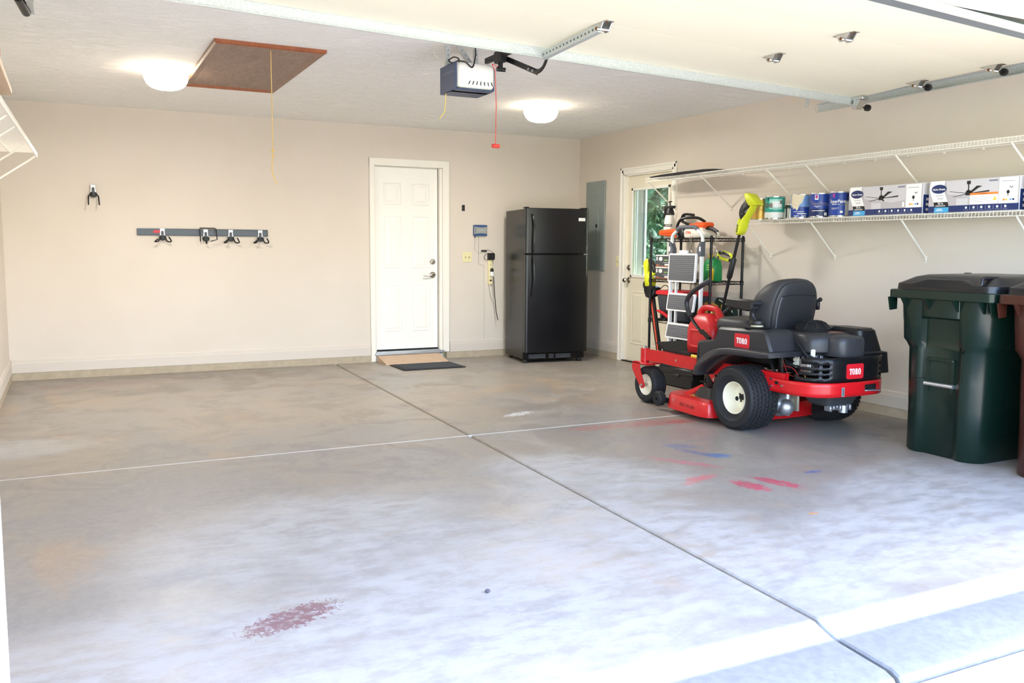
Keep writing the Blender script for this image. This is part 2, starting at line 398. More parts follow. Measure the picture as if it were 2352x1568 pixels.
M_BLACKP = mat('black_plastic', '1b1b1d', 0.42, var=0.15); M_DARKP = mat('charcoal_plastic', '28282b', 0.45, bump=0.08, bscale=300, var=0.08)
M_RUBBER = mat('black_rubber', '1d1e20', 0.7, var=0.15, vscale=25); M_STEEL = mat('bright_steel', 'c8c8c8', 0.25, 1.0); M_BLKMET = mat('black_powder_coat', '131416', 0.35, 0.2)
M_RED = mat('red_powder_coat', 'c5161c', 0.32, coat=0.3, var=0.08, vscale=9); M_REDP = mat('red_polyethylene', 'c81f25', 0.38, var=0.10, vscale=18); M_CREAM = mat('cream_wheel_paint', 'efe8d0', 0.4)
M_DECAL_RED = mat('red_decal', 'c8202a', 0.3); M_DECAL_W = mat('white_decal', 'f2f2f2', 0.4); M_YEL = mat('yellow_plastic', 'e8c22a', 0.4); M_LIME = mat('lime_green_plastic', 'd4dc28', 0.42)
M_WIREW = mat('white_vinyl_wire', 'f0ece2', 0.4); M_ORANGE = mat('orange_plastic', 'f05a1e', 0.4); M_OFFW = mat('off_white_plastic', 'e2ddd2', 0.45); M_IVORY = mat('ivory_plastic', 'e6dcae', 0.4)
M_GREYP = mat('grey_plastic', '8d8f93', 0.45); M_BLACKMAT = mat('flat_black', '0c0c0d', 0.8)

# ================================================================ THE SETTING
HC = 2.576; XL = -6.13; YF = -7.10; YA = -7.60; CURB = 0.073
def struct(mb, name, m, label, cat, parent=None, smooth=38):
    o = mb.build(name, m, parent, smooth)
    if not parent: tag(o, label, cat, kind='structure')
    return o
# floor: a base with four slabs, joints between them, the front pair running out over the lip to the apron
fl = struct(MB().box((XL - .2, -7.235, -.16), (0.2, 0.2, -.012)).box((XL - .2, YA + .03, -.16), (0.2, -7.235, -.062)), 'floor', M_JOINT, 'stained grey garage floor slab with sawn joints', 'floor')
# the lengthwise joint drifts a little, so the slabs meet along a slightly slanted line
def slab_poly(side, y0, y1, front):
    def jx(y): return -3.052 + 0.0405 * y
    rings = []
    prof = [(y1, -.10), (y1, -.004), (y1 - .006, 0)]
    ys = [y1 - .006 + (y0 + .006 - y1 + .006) * i / 8 for i in range(1, 8)]
    prof += [(y, 0) for y in ys]
    if front: prof += [(-7.235, 0), (-7.25, -.002), (-7.325, -.024), (-7.35, -.028), (-7.555, -.036), (-7.585, -.046), (-7.60, -.066), (-7.60, -.14)]
    else: prof += [(y0 + .006, 0), (y0, -.004), (y0, -.10)]
    g = 0.009
    far = (0.0 if side > 0 else XL)
    for d, dz in ((0, .008), (.007, .001), (None, 0)):
        if d is None: rings.append([(far, y, z) for y, z in prof])
        else: rings.append([(jx(y) + side * (g + d), y, z - (dz if z > -.08 else 0)) for y, z in prof])
    return MB().loft(rings).build('slab', M_FLOOR, fl, 25)
for sd in (-1, 1):
    slab_poly(sd, -3.985, 0.0, False)
    slab_poly(sd, -7.23, -3.995, True)
MB().box((XL, -3.9955, -.02), (-.0, -3.9845, -.0005)).build('joint_filler_strip', M_JOINTW, fl)
# driveway and lawn outside
dw = struct(MB().box((-9.0, -30, -.25), (3.0, YA - .006, -.075)), 'driveway', M_DRIVE, 'coarse pale concrete driveway outside the apron', 'driveway')
struct(MB().box((-60, -60, -.4), (60, 60, -.13)), 'lawn', M_LAWN, 'green lawn around the house', 'ground')
# walls
D1 = (-2.60, -1.80, 0.0, 2.16)       # opening of the back door (x0, x1, z0, z1)
wb = MB(); T = 0.16
wb.box((XL - T, 0, CURB), (D1[0], T, HC)).box((D1[1], 0, CURB), (T, T, HC)).box((D1[0], 0, D1[3]), (D1[1], T, HC))
struct(wb, 'wall_back', M_WALL, 'tan painted back wall with the white door', 'wall')
D2 = (-1.88, -0.99, 0.0, 2.085)      # opening of the side door (y0, y1)
wr = MB().box((0, D2[1], CURB), (T, 0, HC)).box((0, YF - .2, CURB), (T, D2[0], HC)).box((0, D2[0], D2[3]), (T, D2[1], HC))
struct(wr, 'wall_right', M_WALL, 'tan painted right wall with the wire shelves', 'wall')
struct(MB().box((XL - T, YF - .2, CURB), (XL, 0, HC)), 'wall_left', M_WALL, 'tan painted left wall at the edge of the picture', 'wall')
OX0, OX1, OH = -5.755, -0.42, 2.15
wf = MB().box((XL - T, YF - .2, -.05), (OX0 - .02, YF, HC)).box((OX1 + .02, YF - .2, -.05), (T, YF, HC)).box((OX0 - .02, YF - .2, OH + .02), (OX1 + .02, YF, HC))
struct(wf, 'wall_front', M_WALL, 'front wall around the open garage doorway', 'wall')
struct(MB().box((XL - T, YF - .2, HC), (T, T, HC + .14)), 'ceiling', M_CEIL, 'textured white plaster ceiling', 'ceiling')
# roof over the garage, out of view; eave lengthened to cut sky light in front
rf = MB().prism([(-8.3, 2.68), (-8.3, 2.80), (-3.0, 5.1), (1.5, 2.84), (1.5, 2.72)], 0, -6.35, .22)
struct(rf, 'roof', mat('roof_shingle', '6d675f', 0.9), 'unseen shingled roof over the garage, eave lengthened to shade the front', 'roof')
# door jamb trims of the garage doorway: sides and head
for i, (x0, x1) in enumerate(((OX0 - .13, OX0), (OX1, OX1 + .13))):
    struct(MB().box((x0, YF - .225, -.06), (x1, YF + .012, OH + .02), .006), 'trim_%d' % (i + 1), M_VINYL, ('white left' if i == 0 else 'white right') + ' side jamb of the garage doorway', 'trim')
hd = struct(MB().box((OX0 - .13, YF - .225, OH), (OX1 + .13, YF - .13, OH + .10), .006), 'trim_3', M_VINYL, 'white head jamb above the open garage door', 'trim')
MB().box((OX0, YF - .098, OH + .012), (OX1, YF + .02, OH + .10), .005).build('head_board', M_VINYL, hd)
MB().box((OX0, YF - .128, OH + .004), (OX1, YF - .100, OH + .09), .003).build('wood_strip', M_HEADWOOD, hd)
MB().box((OX0 - .13, YF - .235, OH + .04), (OX1 + .13, YF - .226, OH + .16), .003).build('outer_casing', M_HEADWOOD, hd)
MB().box((OX0, YF - .16, OH - .012), (OX1, YF - .13, OH - .001), .003).build('weather_strip', M_VINYL, hd)
# stem wall curb below the painted walls
cb = MB().box((XL - T, -.012, -.02), (D1[0] - .05, T, CURB)).box((D1[1] + .05, -.012, -.02), (0, T, CURB))
struct(cb, 'curb_back', M_CONC, 'bare concrete curb under the back wall baseboard', 'curb')
struct(MB().box((-.012, D2[1] + .06, -.02), (T, -.012, CURB)).box((-.012, YF, -.02), (T, D2[0] - .06, CURB)), 'curb_right', M_CONC, 'bare concrete curb under the right wall baseboard', 'curb')
struct(MB().box((XL - T, YF, -.02), (XL + .012, -.012, CURB)), 'curb_left', M_CONC, 'bare concrete curb under the left wall', 'curb')
BP = [(0, 0), (.016, 0), (.016, .088), (.013, .094), (.013, .104), (.009, .108), (.009, .118), (.005, .124), (0, .124)]
def baseboard(name, segs, label):
    mb = MB()
    for p0, p1, nx, ny in segs:
        rings = [[(p[0] + nx * d, p[1] + ny * d, CURB + z) for d, z in BP] for p in (p0, p1)]
        mb.loft(rings)
    return struct(mb, name, M_BASEB, label, 'baseboard', smooth=0)
baseboard('baseboard_back', [((XL + .016, 0), (D1[0] - .055, 0), 0, -1), ((D1[1] + .09, 0), (-.016, 0), 0, -1)], 'painted baseboard along the back wall')
baseboard('baseboard_right', [((0, 0), (0, D2[1] + .075), -1, 0), ((0, D2[0] - .075), (0, YF), -1, 0)], 'painted baseboard along the right wall')
baseboard('baseboard_left', [((XL, -.016), (XL, YF), 1, 0)], 'painted baseboard along the left wall')

# back door: white six-panel slab set back in its jamb
def panel_door(parent, to_world, w, z0, z1, panels, m, thick=0.044, holes=()):
    """slab with raised panels; local u across, v up, d out of the face"""
    mb = MB(); W = to_world
    us = sorted({0, w} | {u for p in holes for u in p[:2]}); vs = sorted({z0, z1} | {v for p in holes for v in p[2:]})
    for i in range(len(us) - 1):
        for j in range(len(vs) - 1):
            cu, cv = (us[i] + us[i + 1]) / 2, (vs[j] + vs[j + 1]) / 2
            if any(p[0] < cu < p[1] and p[2] < cv < p[3] for p in holes): continue
            mb.box(W(us[i], vs[j], 0), W(us[i + 1], vs[j + 1], -thick))
    s = mb.build('slab', m, parent, smooth=0)
    for (u0, u1, v0, v1) in panels:
        q = MB(); rg = []
        for ins, d in ((0, .0005), (.012, .005), (.022, .0015), (.030, .0015), (.055, .007)):
            rg.append([W(u0 + ins, v0 + ins, d), W(u1 - ins, v0 + ins, d), W(u1 - ins, v1 - ins, d), W(u0 + ins, v1 - ins, d)])
        q.loft(rg)
        q.build('panel', m, parent, smooth=0)
    return s
d1 = thing('door_1', 'white six-panel door in the back wall', 'door', kind='structure')
DY = 0.055
W1 = lambda u, v, d: (D1[0] + .02 + u, DY - d, v)
dw_ = D1[1] - D1[0] - .05
pn = []
for (v0, v1) in ((.32, .86), (1.03, 1.62), (1.73, 1.98)):
    for u0 in (.10, .10 + (dw_ - .32) / 2 + .12):
        pn.append((u0, u0 + (dw_ - .32) / 2, v0, v1))
panel_door(d1, W1, dw_, .125, 2.145, pn, M_DOORW)
jb = MB().box((D1[0] - .0, -.0, .06), (D1[0] + .018, T, 2.165)).box((D1[1] - .028, -.0, .06), (D1[1], T, 2.165)).box((D1[0], -.0, 2.148), (D1[1], T, 2.165))
jb.box((D1[0], DY + .05, .06), (D1[0] + .05, T, 2.16)).box((D1[1] - .05, DY + .05, .06), (D1[1], T, 2.16)); jb.build('jamb', M_TRIM, d1)
for (x0, x1, z0, z1) in ((D1[0] - .05, D1[0] + .006, .0, 2.232), (D1[1] + .002 + .0, D1[1] + .083, .075, 2.232)):
    MB().box((x0, -.018, z0 if x0 < -2.5 else z0), (x1, .0, z1), .004).build('casing', M_TRIM, d1)
MB().box((D1[0] - .05, -.0185, 2.15), (D1[1] + .083, .0, 2.232), .004).build('casing', M_TRIM, d1)
MB().box((D1[1] - .034, DY - .001, .12), (D1[1] - .029, DY + .05, 2.148)).build('weather_strip', M_BLACKMAT, d1)
MB().box((D1[0] + .01, DY - .004, .108), (D1[1] - .03, DY + .045, .124)).build('door_sweep', M_BLACKMAT, d1)
MB().box((D1[0] - .01, -.03, .07), (D1[1] + .02, T, .098), .004).box((D1[0] + .01, .0, .098), (D1[1] - .02, T, .108)).build('threshold', M_ALU, d1)
MB().box((D1[0], .0, -.02), (D1[1], T, .07)).build('sill_block', M_TRIM, d1)
hx = D1[0] + .02 + dw_ - .065
MB().lathe([(0, .004), (.026, .004), (.032, 0), (.032, .008), (.026, .02), (.0, .022)], 20, (hx, DY, 1.105), (0, -1, 0)).cyl((hx, DY - .02, 1.105), (hx, DY - .03, 1.105), .012, n=12).build('deadbolt', M_SATIN, d1)
lv = MB().lathe([(0, 0), (.036, 0), (.036, .006), (.028, .016), (.014, .022), (.012, .045), (0, .046)], 20, (hx, DY, .955), (0, -1, 0))
lv.tube(spline([(hx, DY - .045, .955), (hx - .03, DY - .052, .957), (hx - .07, DY - .05, .948), (hx - .115, DY - .045, .952)], 5), [.010] * 8 + [.009] * 8, 8)
lv.build('lever_handle', M_SATIN, d1)

# side door: half glass, two panels below
d2 = thing('door_2', 'cream half-glass door in the right wall', 'door', kind='structure')
W2 = lambda u, v, d: (.03 - d, D2[1] - .018 - u, v)
sw = D2[1] - D2[0] - .036
GL = (.105, .775, .965, 1.915)
panel_door(d2, W2, sw, .012, 2.068, [(.105, .37, .20, .80), (.485, .75, .20, .80)], M_DOORC, holes=[GL])
def frame_rect(mb, W, u0, u1, v0, v1, w, d0, d1_, ch=.003):
    mb.box(W(u0, v0, d0), W(u0 + w, v1, d1_), ch); mb.box(W(u1 - w, v0, d0), W(u1, v1, d1_), ch)
    mb.box(W(u0, v0, d0), W(u1, v0 + w, d1_), ch); mb.box(W(u0, v1 - w, d0), W(u1, v1, d1_), ch); return mb
frame_rect(MB(), W2, GL[0] - .018, GL[1] + .018, GL[2] - .018, GL[3] + .018, .03, -.002, .012).build('glazing_bead', M_TRIM, d2)
MB().box(W2(GL[0], GL[2], -.026), W2(GL[1], GL[3], -.020)).build('pane', M_GLASS, d2)
MB().box((0, D2[0], .0), (T, D2[0] + .018, D2[3])).box((0, D2[1] - .018, .0), (T, D2[1], D2[3])).box((0, D2[0], D2[3] - .018), (T, D2[1], D2[3])).build('jamb', M_TRIM, d2)
CP = [(0, 0), (.016, 0), (.016, .018), (.012, .024), (.012, .05), (.018, .056), (.018, .075), (0, .075)]
for side in (0, 1):
    ye = (D2[1] - .004, D2[0] + .004)[side]; sg = (1, -1)[side]
    mb = MB(); rings = [[(-d, ye + sg * t, z) for d, t in CP] for z in (0.0, D2[3] + (.072))]
    mb.loft(rings); mb.build('casing', M_TRIM, d2, 20)
mb = MB().loft([[(-d, y, D2[3] - .004 + t) for d, t in CP] for y in (D2[1] + .07, D2[0] - .07)]); mb.build('casing', M_TRIM, d2, 20)
MB().box((-.01, D2[0], -.005), (T, D2[1], .012)).build('threshold', M_BLKMET, d2)
ky = D2[1] - .018 - .055
for z, nm in ((1.055, 'deadbolt'), (.915, 'door_knob')):
    mb = MB().lathe([(0, 0), (.034, 0), (.034, .007), (.024, .016), (0, .018)], 18, (.03, ky, z), (-1, 0, 0))
    if nm == 'door_knob': mb.lathe([(.012, .015), (.012, .04), (.026, .05), (.028, .062), (.018, .075), (0, .076)], 18, (.03, ky, z), (-1, 0, 0))
    else: mb.box((.01, ky - .004, z - .016), (-.004, ky + .004, z + .016), .002)
    mb.build(nm, M_SATIN, d2)
for z in (.25, 1.05, 1.80):
    MB().cyl((-.004, D2[0] + .019, z - .045), (-.004, D2[0] + .019, z + .045), .006, n=8).build('hinge', M_SATIN, d2)
# white storm door outside it
sd = thing('storm_door', 'white framed storm door seen through the side door glass', 'door')
mb = MB()
for (y0, y1, z0, z1) in ((D2[1] - .0, D2[1] - .115, .0, 2.07), (D2[0] + .12, D2[0], .0, 2.07), (D2[1], D2[0], 1.93, 2.07), (D2[1], D2[0], .0, .3), (D2[1] - .115, D2[0] + .12, 1.06, 1.085)):
    mb.box((.17, y0, z0), (.20, y1, z1), .004)
mb.build('frame', M_VINYL, sd)
MB().box((.175, D2[1] - .112, .30), (.20, D2[1] - .145, 1.93), .003).build('screen_track', mat('grey_track', 'a9adb6', 0.5), sd)
MB().box((.172, D2[1] - .146, .30), (.20, D2[1] - .158, 1.93), .003).build('inner_stile', M_VINYL, sd)
MB().box((.185, D2[1] - .16, 1.085), (.188, D2[0] + .12, 1.93)).build('pane', M_GLASS, sd)

# trees beyond the side door
def tree(label, loc, h, r, n, seed):
    rnd = random.Random(seed); t = thing('leafy_tree', label, 'tree', loc)
    tr = MB(); tr.tube(spline([(0, 0, 0), (.05, .04, h * .35), (-.05, .02, h * .7)], 4), [.11 - .008 * i for i in range(9)], 8)
    for k in range(7):
        a = k * 2.4; z = h * (.3 + .06 * k); tr.tube([(0, 0, z), (math.cos(a) * r * .4, math.sin(a) * r * .4, z + .4), (math.cos(a) * r * .75, math.sin(a) * r * .75, z + .6)], [.04, .025, .01], 6)
    tr.build('trunk', mat('bark', '5a4a3c', 0.9), t)
    blobs = [(rnd.uniform(-r, r) * .7, rnd.uniform(-r, r) * .7, rnd.uniform(.12, .95) * h, rnd.uniform(.35, .6) * r) for _ in range(26)]
    mb = MB()
    for i in range(n):
        bx, by, bz, br = blobs[i % len(blobs)]
        d = Vector((rnd.gauss(0, 1), rnd.gauss(0, 1), rnd.gauss(0, 1))).normalized() * br * rnd.uniform(.55, 1)
        c = Vector((bx, by, bz)) + d
        if c.z < .05: c.z = .05 + rnd.random() * .2
        u = Vector((rnd.gauss(0, 1), rnd.gauss(0, 1), rnd.gauss(0, 1))).normalized(); w = u.orthogonal().normalized(); sz = rnd.uniform(.06, .12)
        mb.add([c - u * sz, c + w * sz * .45, c + u * sz, c - w * sz * .45], [(0, 1, 2, 3)])
    tag(mb.build('foliage', M_LEAF, t, smooth=0, fix=False), kind='stuff')
tree('unseen tall leafy tree added to keep sun out of the side door glass', (3.6, -1.6, -.13), 7.0, 2.0, 9000, 8)  # extra tree out of view, added to block sun through the door glass
tree('broad leafy green tree seen through the left of the side door glass', (3.2, 3.6, -.13), 3.8, 1.25, 11000, 3)
tree('darker leafy tree seen through the right of the side door glass', (6.6, 6.6, -.13), 5.2, 1.9, 14000, 5)
tree('distant leafy tree filling the gaps behind the other trees in the side door glass', (9.5, 12.2, -.13), 6.5, 2.6, 14000, 11)

# ================================================================ OVERHEAD
# attic hatch with moulding and pull cord
ah = thing('attic_hatch', 'brown stained wooden attic hatch in the ceiling with a hanging pull cord', 'hatch', (-4.35, -2.50, HC))
hw, hl = .362, .865
MB().box((-hw + .05, -hl + .05, -.012), (hw - .05, hl - .05, 0)).build('panel', M_STAIN, ah)
MP = [(0, 0), (0, -.020), (.012, -.028), (.03, -.022), (.045, -.016), (.06, -.013), (.066, -.004), (.066, 0)]
def moulding(p0, p1, nrm, m):
    p0 = Vector(p0); p1 = Vector(p1); n = Vector(nrm); t = (p1 - p0).normalized()
    rings = [[tuple(p + n * d + t * (d if k == 0 else -d) + Vector((0, 0, z))) for d, z in MP] for k, p in ((0, p0), (1, p1))]
    return MB().loft(rings).build('frame_moulding', m, ah, 25)
M_STAIND = make_wood_mat('dark_stained_moulding', '735446', '8a6a58', 9, (2, 2, 2), 0.42)
moulding((-hw, -hl, 0), (hw, -hl, 0), (0, 1, 0), M_STAINTRIM); moulding((hw, hl, 0), (-hw, hl, 0), (0, -1, 0), M_STAINTRIM)
moulding((-hw, hl, 0), (-hw, -hl, 0), (1, 0, 0), M_STAIND); moulding((hw, -hl, 0), (hw, hl, 0), (-1, 0, 0), M_STAIND)
M_CORD = mat('tan_cord', 'd9b878', 0.8)
cd = MB().tube([(.02, -.72, -.012), (.02, -.72, -.3), (.02, -.72, -.66)], .0035, 6)
cd.sphere((.02, -.72, -.67), (.010, .010, .016), 8, 6).sphere((.02, -.72, -.705), (.009, .009, .013), 8, 6)
cd.tube(spline([(.02, -.72, -.70), (.012, -.72, -.78), (.02, -.72, -.84), (.045, -.72, -.89)], 5), .004, 6)
cd.build('pull_cord', M_CORD, ah)
# two flush ceiling lamps
M_SHADE = mat('lit_opal_glass', 'fff8ec', 0.3, emit=LAMP_GLOW, ecol='fff0d8'); M_PAN = mat('lamp_pan', 'd8c8a4', 0.4)
def lamp(label, loc):
    t = thing('ceiling_light', label, 'lamp', loc, group='flush ceiling lamps')
    MB().lathe([(0, 0), (.10, 0), (.105, -.022), (.10, -.028), (0, -.028)], 32).build('pan', M_PAN, t)
    MB().lathe([(.105, -.030), (.155, -.034), (.160, -.045), (.158, -.062), (.152, -.085), (.141, -.107), (.122, -.127), (.098, -.140), (.07, -.148), (.035, -.153), (0, -.154)], 36).build('glass_shade', M_SHADE, t, 60)
    ld = bpy.data.lights.new('lamp_bulb', 'AREA'); ld.shape = 'DISK'; ld.size = .24; ld.energy = LAMP_WATT; ld.color = (1.0, 0.97, 0.91)
    lo_ = bpy.data.objects.new('lamp_bulb', ld); COL.objects.link(lo_); lo_.parent = t; lo_.location = (0, 0, -.158)
    return t
lamp('glowing white domed ceiling lamp beside the attic hatch', (-4.89, -2.16, HC))
lamp('glowing white domed ceiling lamp towards the far right corner', (-1.63, -2.02, HC))

# open sectional garage door lying under the ceiling
GD = thing('garage_door', 'cream sectional garage door rolled up overhead, underside with hinges', 'garage door', (-.55, -4.74, 2.335))
SK, ZK = 0.085, 0.010
ZT = [(0, 0), (.53, .022), (1.06, .030), (1.60, .018), (2.10, -.215)]
def gz_(t):
    for (t0, z0), (t1, z1) in zip(ZT, ZT[1:]):
        if t <= t1: return z0 + (z1 - z0) * (t - t0) / (t1 - t0)
    return ZT[-1][1]
def gd(s_, t, d=0.0): return (-s_, -t - SK * s_, gz_(t) + ZK * s_ - d)      # s across (to the left), t towards the doorway, d below the skin
DWID = 5.05
M_GDOOR = mat('cream_door_skin', 'efe9d2', 0.45, bump=0.05, bscale=40)
for i in range(4):
    t0, t1 = ZT[i][0] + .001, ZT[i + 1][0] - .001
    mb = MB(); n = 10
    rings = []
    for k in range(n + 1):
        s_ = DWID * k / n
        rings.append([gd(s_, t0, -.04), gd(s_, t0, 0), gd(s_, t1, 0), gd(s_, t1, -.04)])
    mb.loft(rings); mb.build('section', M_GDOOR, GD, 0)
# strut across the far edge
mb = MB(); rings = []
for k in (0, 1):
    s_ = -.0 + DWID * k
    rings.append([gd(s_, -.006, -.03), gd(s_, -.006, .055), gd(s_, .012, .058), gd(s_, .012, .054), gd(s_, -.003, .051), gd(s_, -.003, -.03)])
mb.loft(rings); st = mb.build('strut', M_GALV, GD, 0)
mb = MB()
for k in range(26):
    s_ = .12 + k * .19
    c = gd(s_, -.0075, .03); mb.prism([(c[0] - .012, c[2] - .005), (c[0] + .012, c[2] - .005), (c[0] + .008, c[2] + .005), (c[0] - .012, c[2] + .004)], 1, c[1] + .002, c[1] - .0005)
mb.build('strut_dimples', mat('zinc_dimple', '868e90', 0.5, 0.6), st)
# bottom rail and seal
mb = MB(); rings = []
for k in range(9):
    s_ = DWID * k / 8
    rings.append([gd(s_, 2.10, -.045), gd(s_, 2.055, .004), gd(s_, 2.10, .006), gd(s_, 2.135, -.004), gd(s_, 2.14, -.045)])
mb.loft(rings); mb.build('bottom_rail', mat('weathered_aluminium', '74787a', 0.5, 0.6, var=0.2), GD, 0)
mb = MB(); rings = []
for k in range(9):
    s_ = DWID * k / 8
    rings.append([gd(s_, 2.14, .0), gd(s_, 2.165, .006), gd(s_, 2.18, -.015), gd(s_, 2.14, -.03)])
mb.loft(rings); mb.build('bottom_seal', mat('pale_vinyl_seal', 'cfcac0', 0.6), GD, 0)
def hinge(s_, t, name='hinge'):
    c = Vector(gd(s_, t)); mb = MB()
    mb.prism([(c.x - .022, c.y - .075), (c.x + .022, c.y - .075), (c.x + .03, c.y), (c.x + .022, c.y + .07), (c.x - .022, c.y + .07), (c.x - .03, c.y)], 2, c.z - .004, c.z - .0005)
    mb.loft([[(c.x + q, c.y - .045, c.z - .004), (c.x + q, c.y - .018, c.z - .04), (c.x + q, c.y + .018, c.z - .04), (c.x + q, c.y + .045, c.z - .004)] for q in (-.028, -.022)])
    mb.loft([[(c.x + q, c.y - .045, c.z - .004), (c.x + q, c.y - .018, c.z - .04), (c.x + q, c.y + .018, c.z - .04), (c.x + q, c.y + .045, c.z - .004)] for q in (.022, .028)])
    mb.cyl((c.x - .036, c.y, c.z - .028), (c.x + .036, c.y, c.z - .028), .009, n=8)
    h = mb.build(name, M_STEEL, GD)
    MB().cyl((c.x - .040, c.y, c.z - .028), (c.x - .034, c.y, c.z - .028), .0085, n=8).cyl((c.x - .012, c.y - .058, c.z - .008), (c.x - .012, c.y - .058, c.z - .003), .006, n=6).cyl((c.x + .012, c.y + .055, c.z - .008), (c.x + .012, c.y + .055, c.z - .003), .006, n=6).build('bolt', mat('rusty_bolt', '7a5236', 0.6, 0.5), h)
    return h
for t, ss in ((.53, (1.38, 2.60, 4.2)), (1.06, (1.38, 4.2))):
    for s_ in ss: hinge(s_, t)
# end hinges with rollers running in the track
def roller(t):
    h = hinge(.05, t, 'end_hinge'); c = Vector(gd(.05, t))
    MB().cyl((c.x - .02, c.y, c.z - .028), (c.x + .12, c.y, c.z - .028), .005, n=8).lathe([(.008, .095), (.022, .095), (.024, .105), (.022, .118), (.008, .118)], 16, (c.x, c.y, c.z - .028), (1, 0, 0)).build('roller', M_BLACKP, h)
for t in (.53, 1.06, 1.60): roller(t)
c = Vector(gd(.03, .05))
tb = MB().box((c.x - .03, c.y - .05, c.z - .03), (c.x + .03, c.y + .05, c.z - .001), .004); tb.loft([[(c.x + q, c.y - .03, c.z - .02), (c.x + q, c.y + .01, c.z - .09), (c.x + q, c.y + .045, c.z - .085), (c.x + q, c.y + .03, c.z - .02)] for q in (-.028, .03)])
tbo = tb.build('top_roller_bracket', M_STEEL, GD)
MB().cyl((c.x + .02, c.y + .02, c.z - .07), (c.x + .12, c.y + .02, c.z - .07), .005, n=8).lathe([(.006, .085), (.023, .085), (.024, .1), (.022, .112), (.006, .112)], 16, (c.x, c.y + .02, c.z - .07), (1, 0, 0)).build('roller', M_BLACKP, tbo)
# opener bracket: perforated angle from the strut to the first hinge
sA = 2.66
a = Vector(gd(sA, -.01, .02)); b2 = Vector(gd(sA - .03, .53, .004))
rings = [[tuple(p + Vector((dx, 0, dz))) for dx, dz in ((0, .0), (.004, .0), (.004, -.036), (.03, -.036), (.03, -.040), (0, -.040))] for p in (a, b2)]
br = MB().loft(rings).build('perforated_angle', M_GALV, GD, 0)
mb = MB()
for k in range(15):
    q = a.lerp(b2, (k + .7) / 16) + Vector((0, 0, -.02))
    mb.cyl(tuple(q + Vector((-.0012, 0, 0))), tuple(q + Vector((.001, 0, 0))), .006, n=6)
mb.build('punched_holes', mat('hole_shadow', '4a4e50', 0.7), br)

# horizontal track of the door on the right, and the left one whose end shows at the top left
def track(name, label, x, y0, y1, z, sgn):
    t = thing(name, label, 'track', (x, y0, z), group='horizontal door tracks')
    pr = [(0, -.030), (.026 * -sgn, -.030), (.026 * -sgn, -.026), (.003 * -sgn, -.025), (.003 * -sgn, .025), (.026 * -sgn, .026), (.026 * -sgn, .030), (0, .030)]
    L = y1 - y0
    MB().loft([[(px, 0, pz) for px, pz in pr], [(px, L, pz + .02) for px, pz in pr]]).build('rail', M_GALV, t, 0)
    pts = []
    for k in range(9):
        a_ = math.radians(90 * k / 8); pts.append((L - .38 * math.sin(a_), .02 - .38 * (1 - math.cos(a_))))
    mb = MB(); rings = []
    for k in range(9):
        a_ = math.radians(90 * k / 8); cy, cz = L - .38 * math.sin(a_), .02 - .38 + .38 * math.cos(a_)
        rings.append([(px, cy + pz * math.sin(a_) * -1, cz + pz * math.cos(a_)) for px, pz in pr])
    mb.loft(rings); mb.build('curved_rail', M_GALV, t, 0)
    MB().box((0, .10, .028), (sgn * .004, .14, HC - z), .001).box((-.0 , .10, HC - z - .004), (sgn * .035, .14, HC - z - .0005)).build('hanger_strap', M_GALV, t)
    mb = MB()
    for k in range(4): mb.cyl((-sgn * .0025, .02 + .0 * k, -.016 + .0105 * k), (-sgn * .0045, .02, -.016 + .0105 * k), .0035, n=6)
    mb.build('bolt', M_STEEL, t)
    return t
TR = track('door_track', 'galvanised door track running along the right side under the ceiling', -.425, -4.25, -6.72, 2.337, 1)
TL = track('door_track', 'galvanised door track whose end shows in the upper left corner', -5.715, -4.62, -6.72, 2.35, -1)
MB().cyl((-.03, -.25, -.02), (-.006, -.05, -.035), .020, n=12).build('stop_bolt', M_BLACKP, TL)

# garage door opener
OP = thing('garage_door_opener', 'white and blue garage door opener hanging from ceiling straps with red release cord', 'door opener', (-3.225, -4.10, 2.26))
M_BLUEST = mat('blue_grey_steel', '49546f', 0.42, 0.2); M_LENS = mat('white_light_lens', 'f6f3ea', 0.4)
# chassis behind and below, lens in front
MB().prism([(-.14, 0), (.125, .0), (.16, .02), (.16, .17), (-.14, .17)], 1, .0 + .05, .26, .006).box((-.138, -.0, -.0), (.12, .10, .012), .003).box((-.142, .0, .0), (-.128, .2, .172), .003).build('chassis', M_BLUEST, OP)
ln = MB()
rings = []
for ins, y in ((.0, .07), (.0, .03), (.006, .008), (.02, -.008), (.05, -.014)):
    rings.append([(x, y, z) for x, z in rrect(.005, .095, .265 - 2 * ins, .165 - 2 * ins, max(.03 - ins * .4, .008), 4)])
ln.loft(rings); lno = ln.build('light_lens', M_LENS, OP)
mb = MB()
for k in range(7):
    x = -.045 + k * .0245; w = .006
    mb.add([(x - .012 + k * .0035 - .0, -.0150, .034), (x + w - .012 + k * .0035, -.0150, .034), (x + w + .0, -.0150, .058), (x, -.0150, .058)], [(0, 1, 2, 3)])
mb.build('vent_slot', M_BLACKMAT, lno, smooth=0, fix=False)
text('lettering', 'CHAMBERLAIN', .026, (-.1432, .105, .115), (0, -1, 0), (0, 0, 1), mat('grey_print', '8c93a6', 0.5), OP)
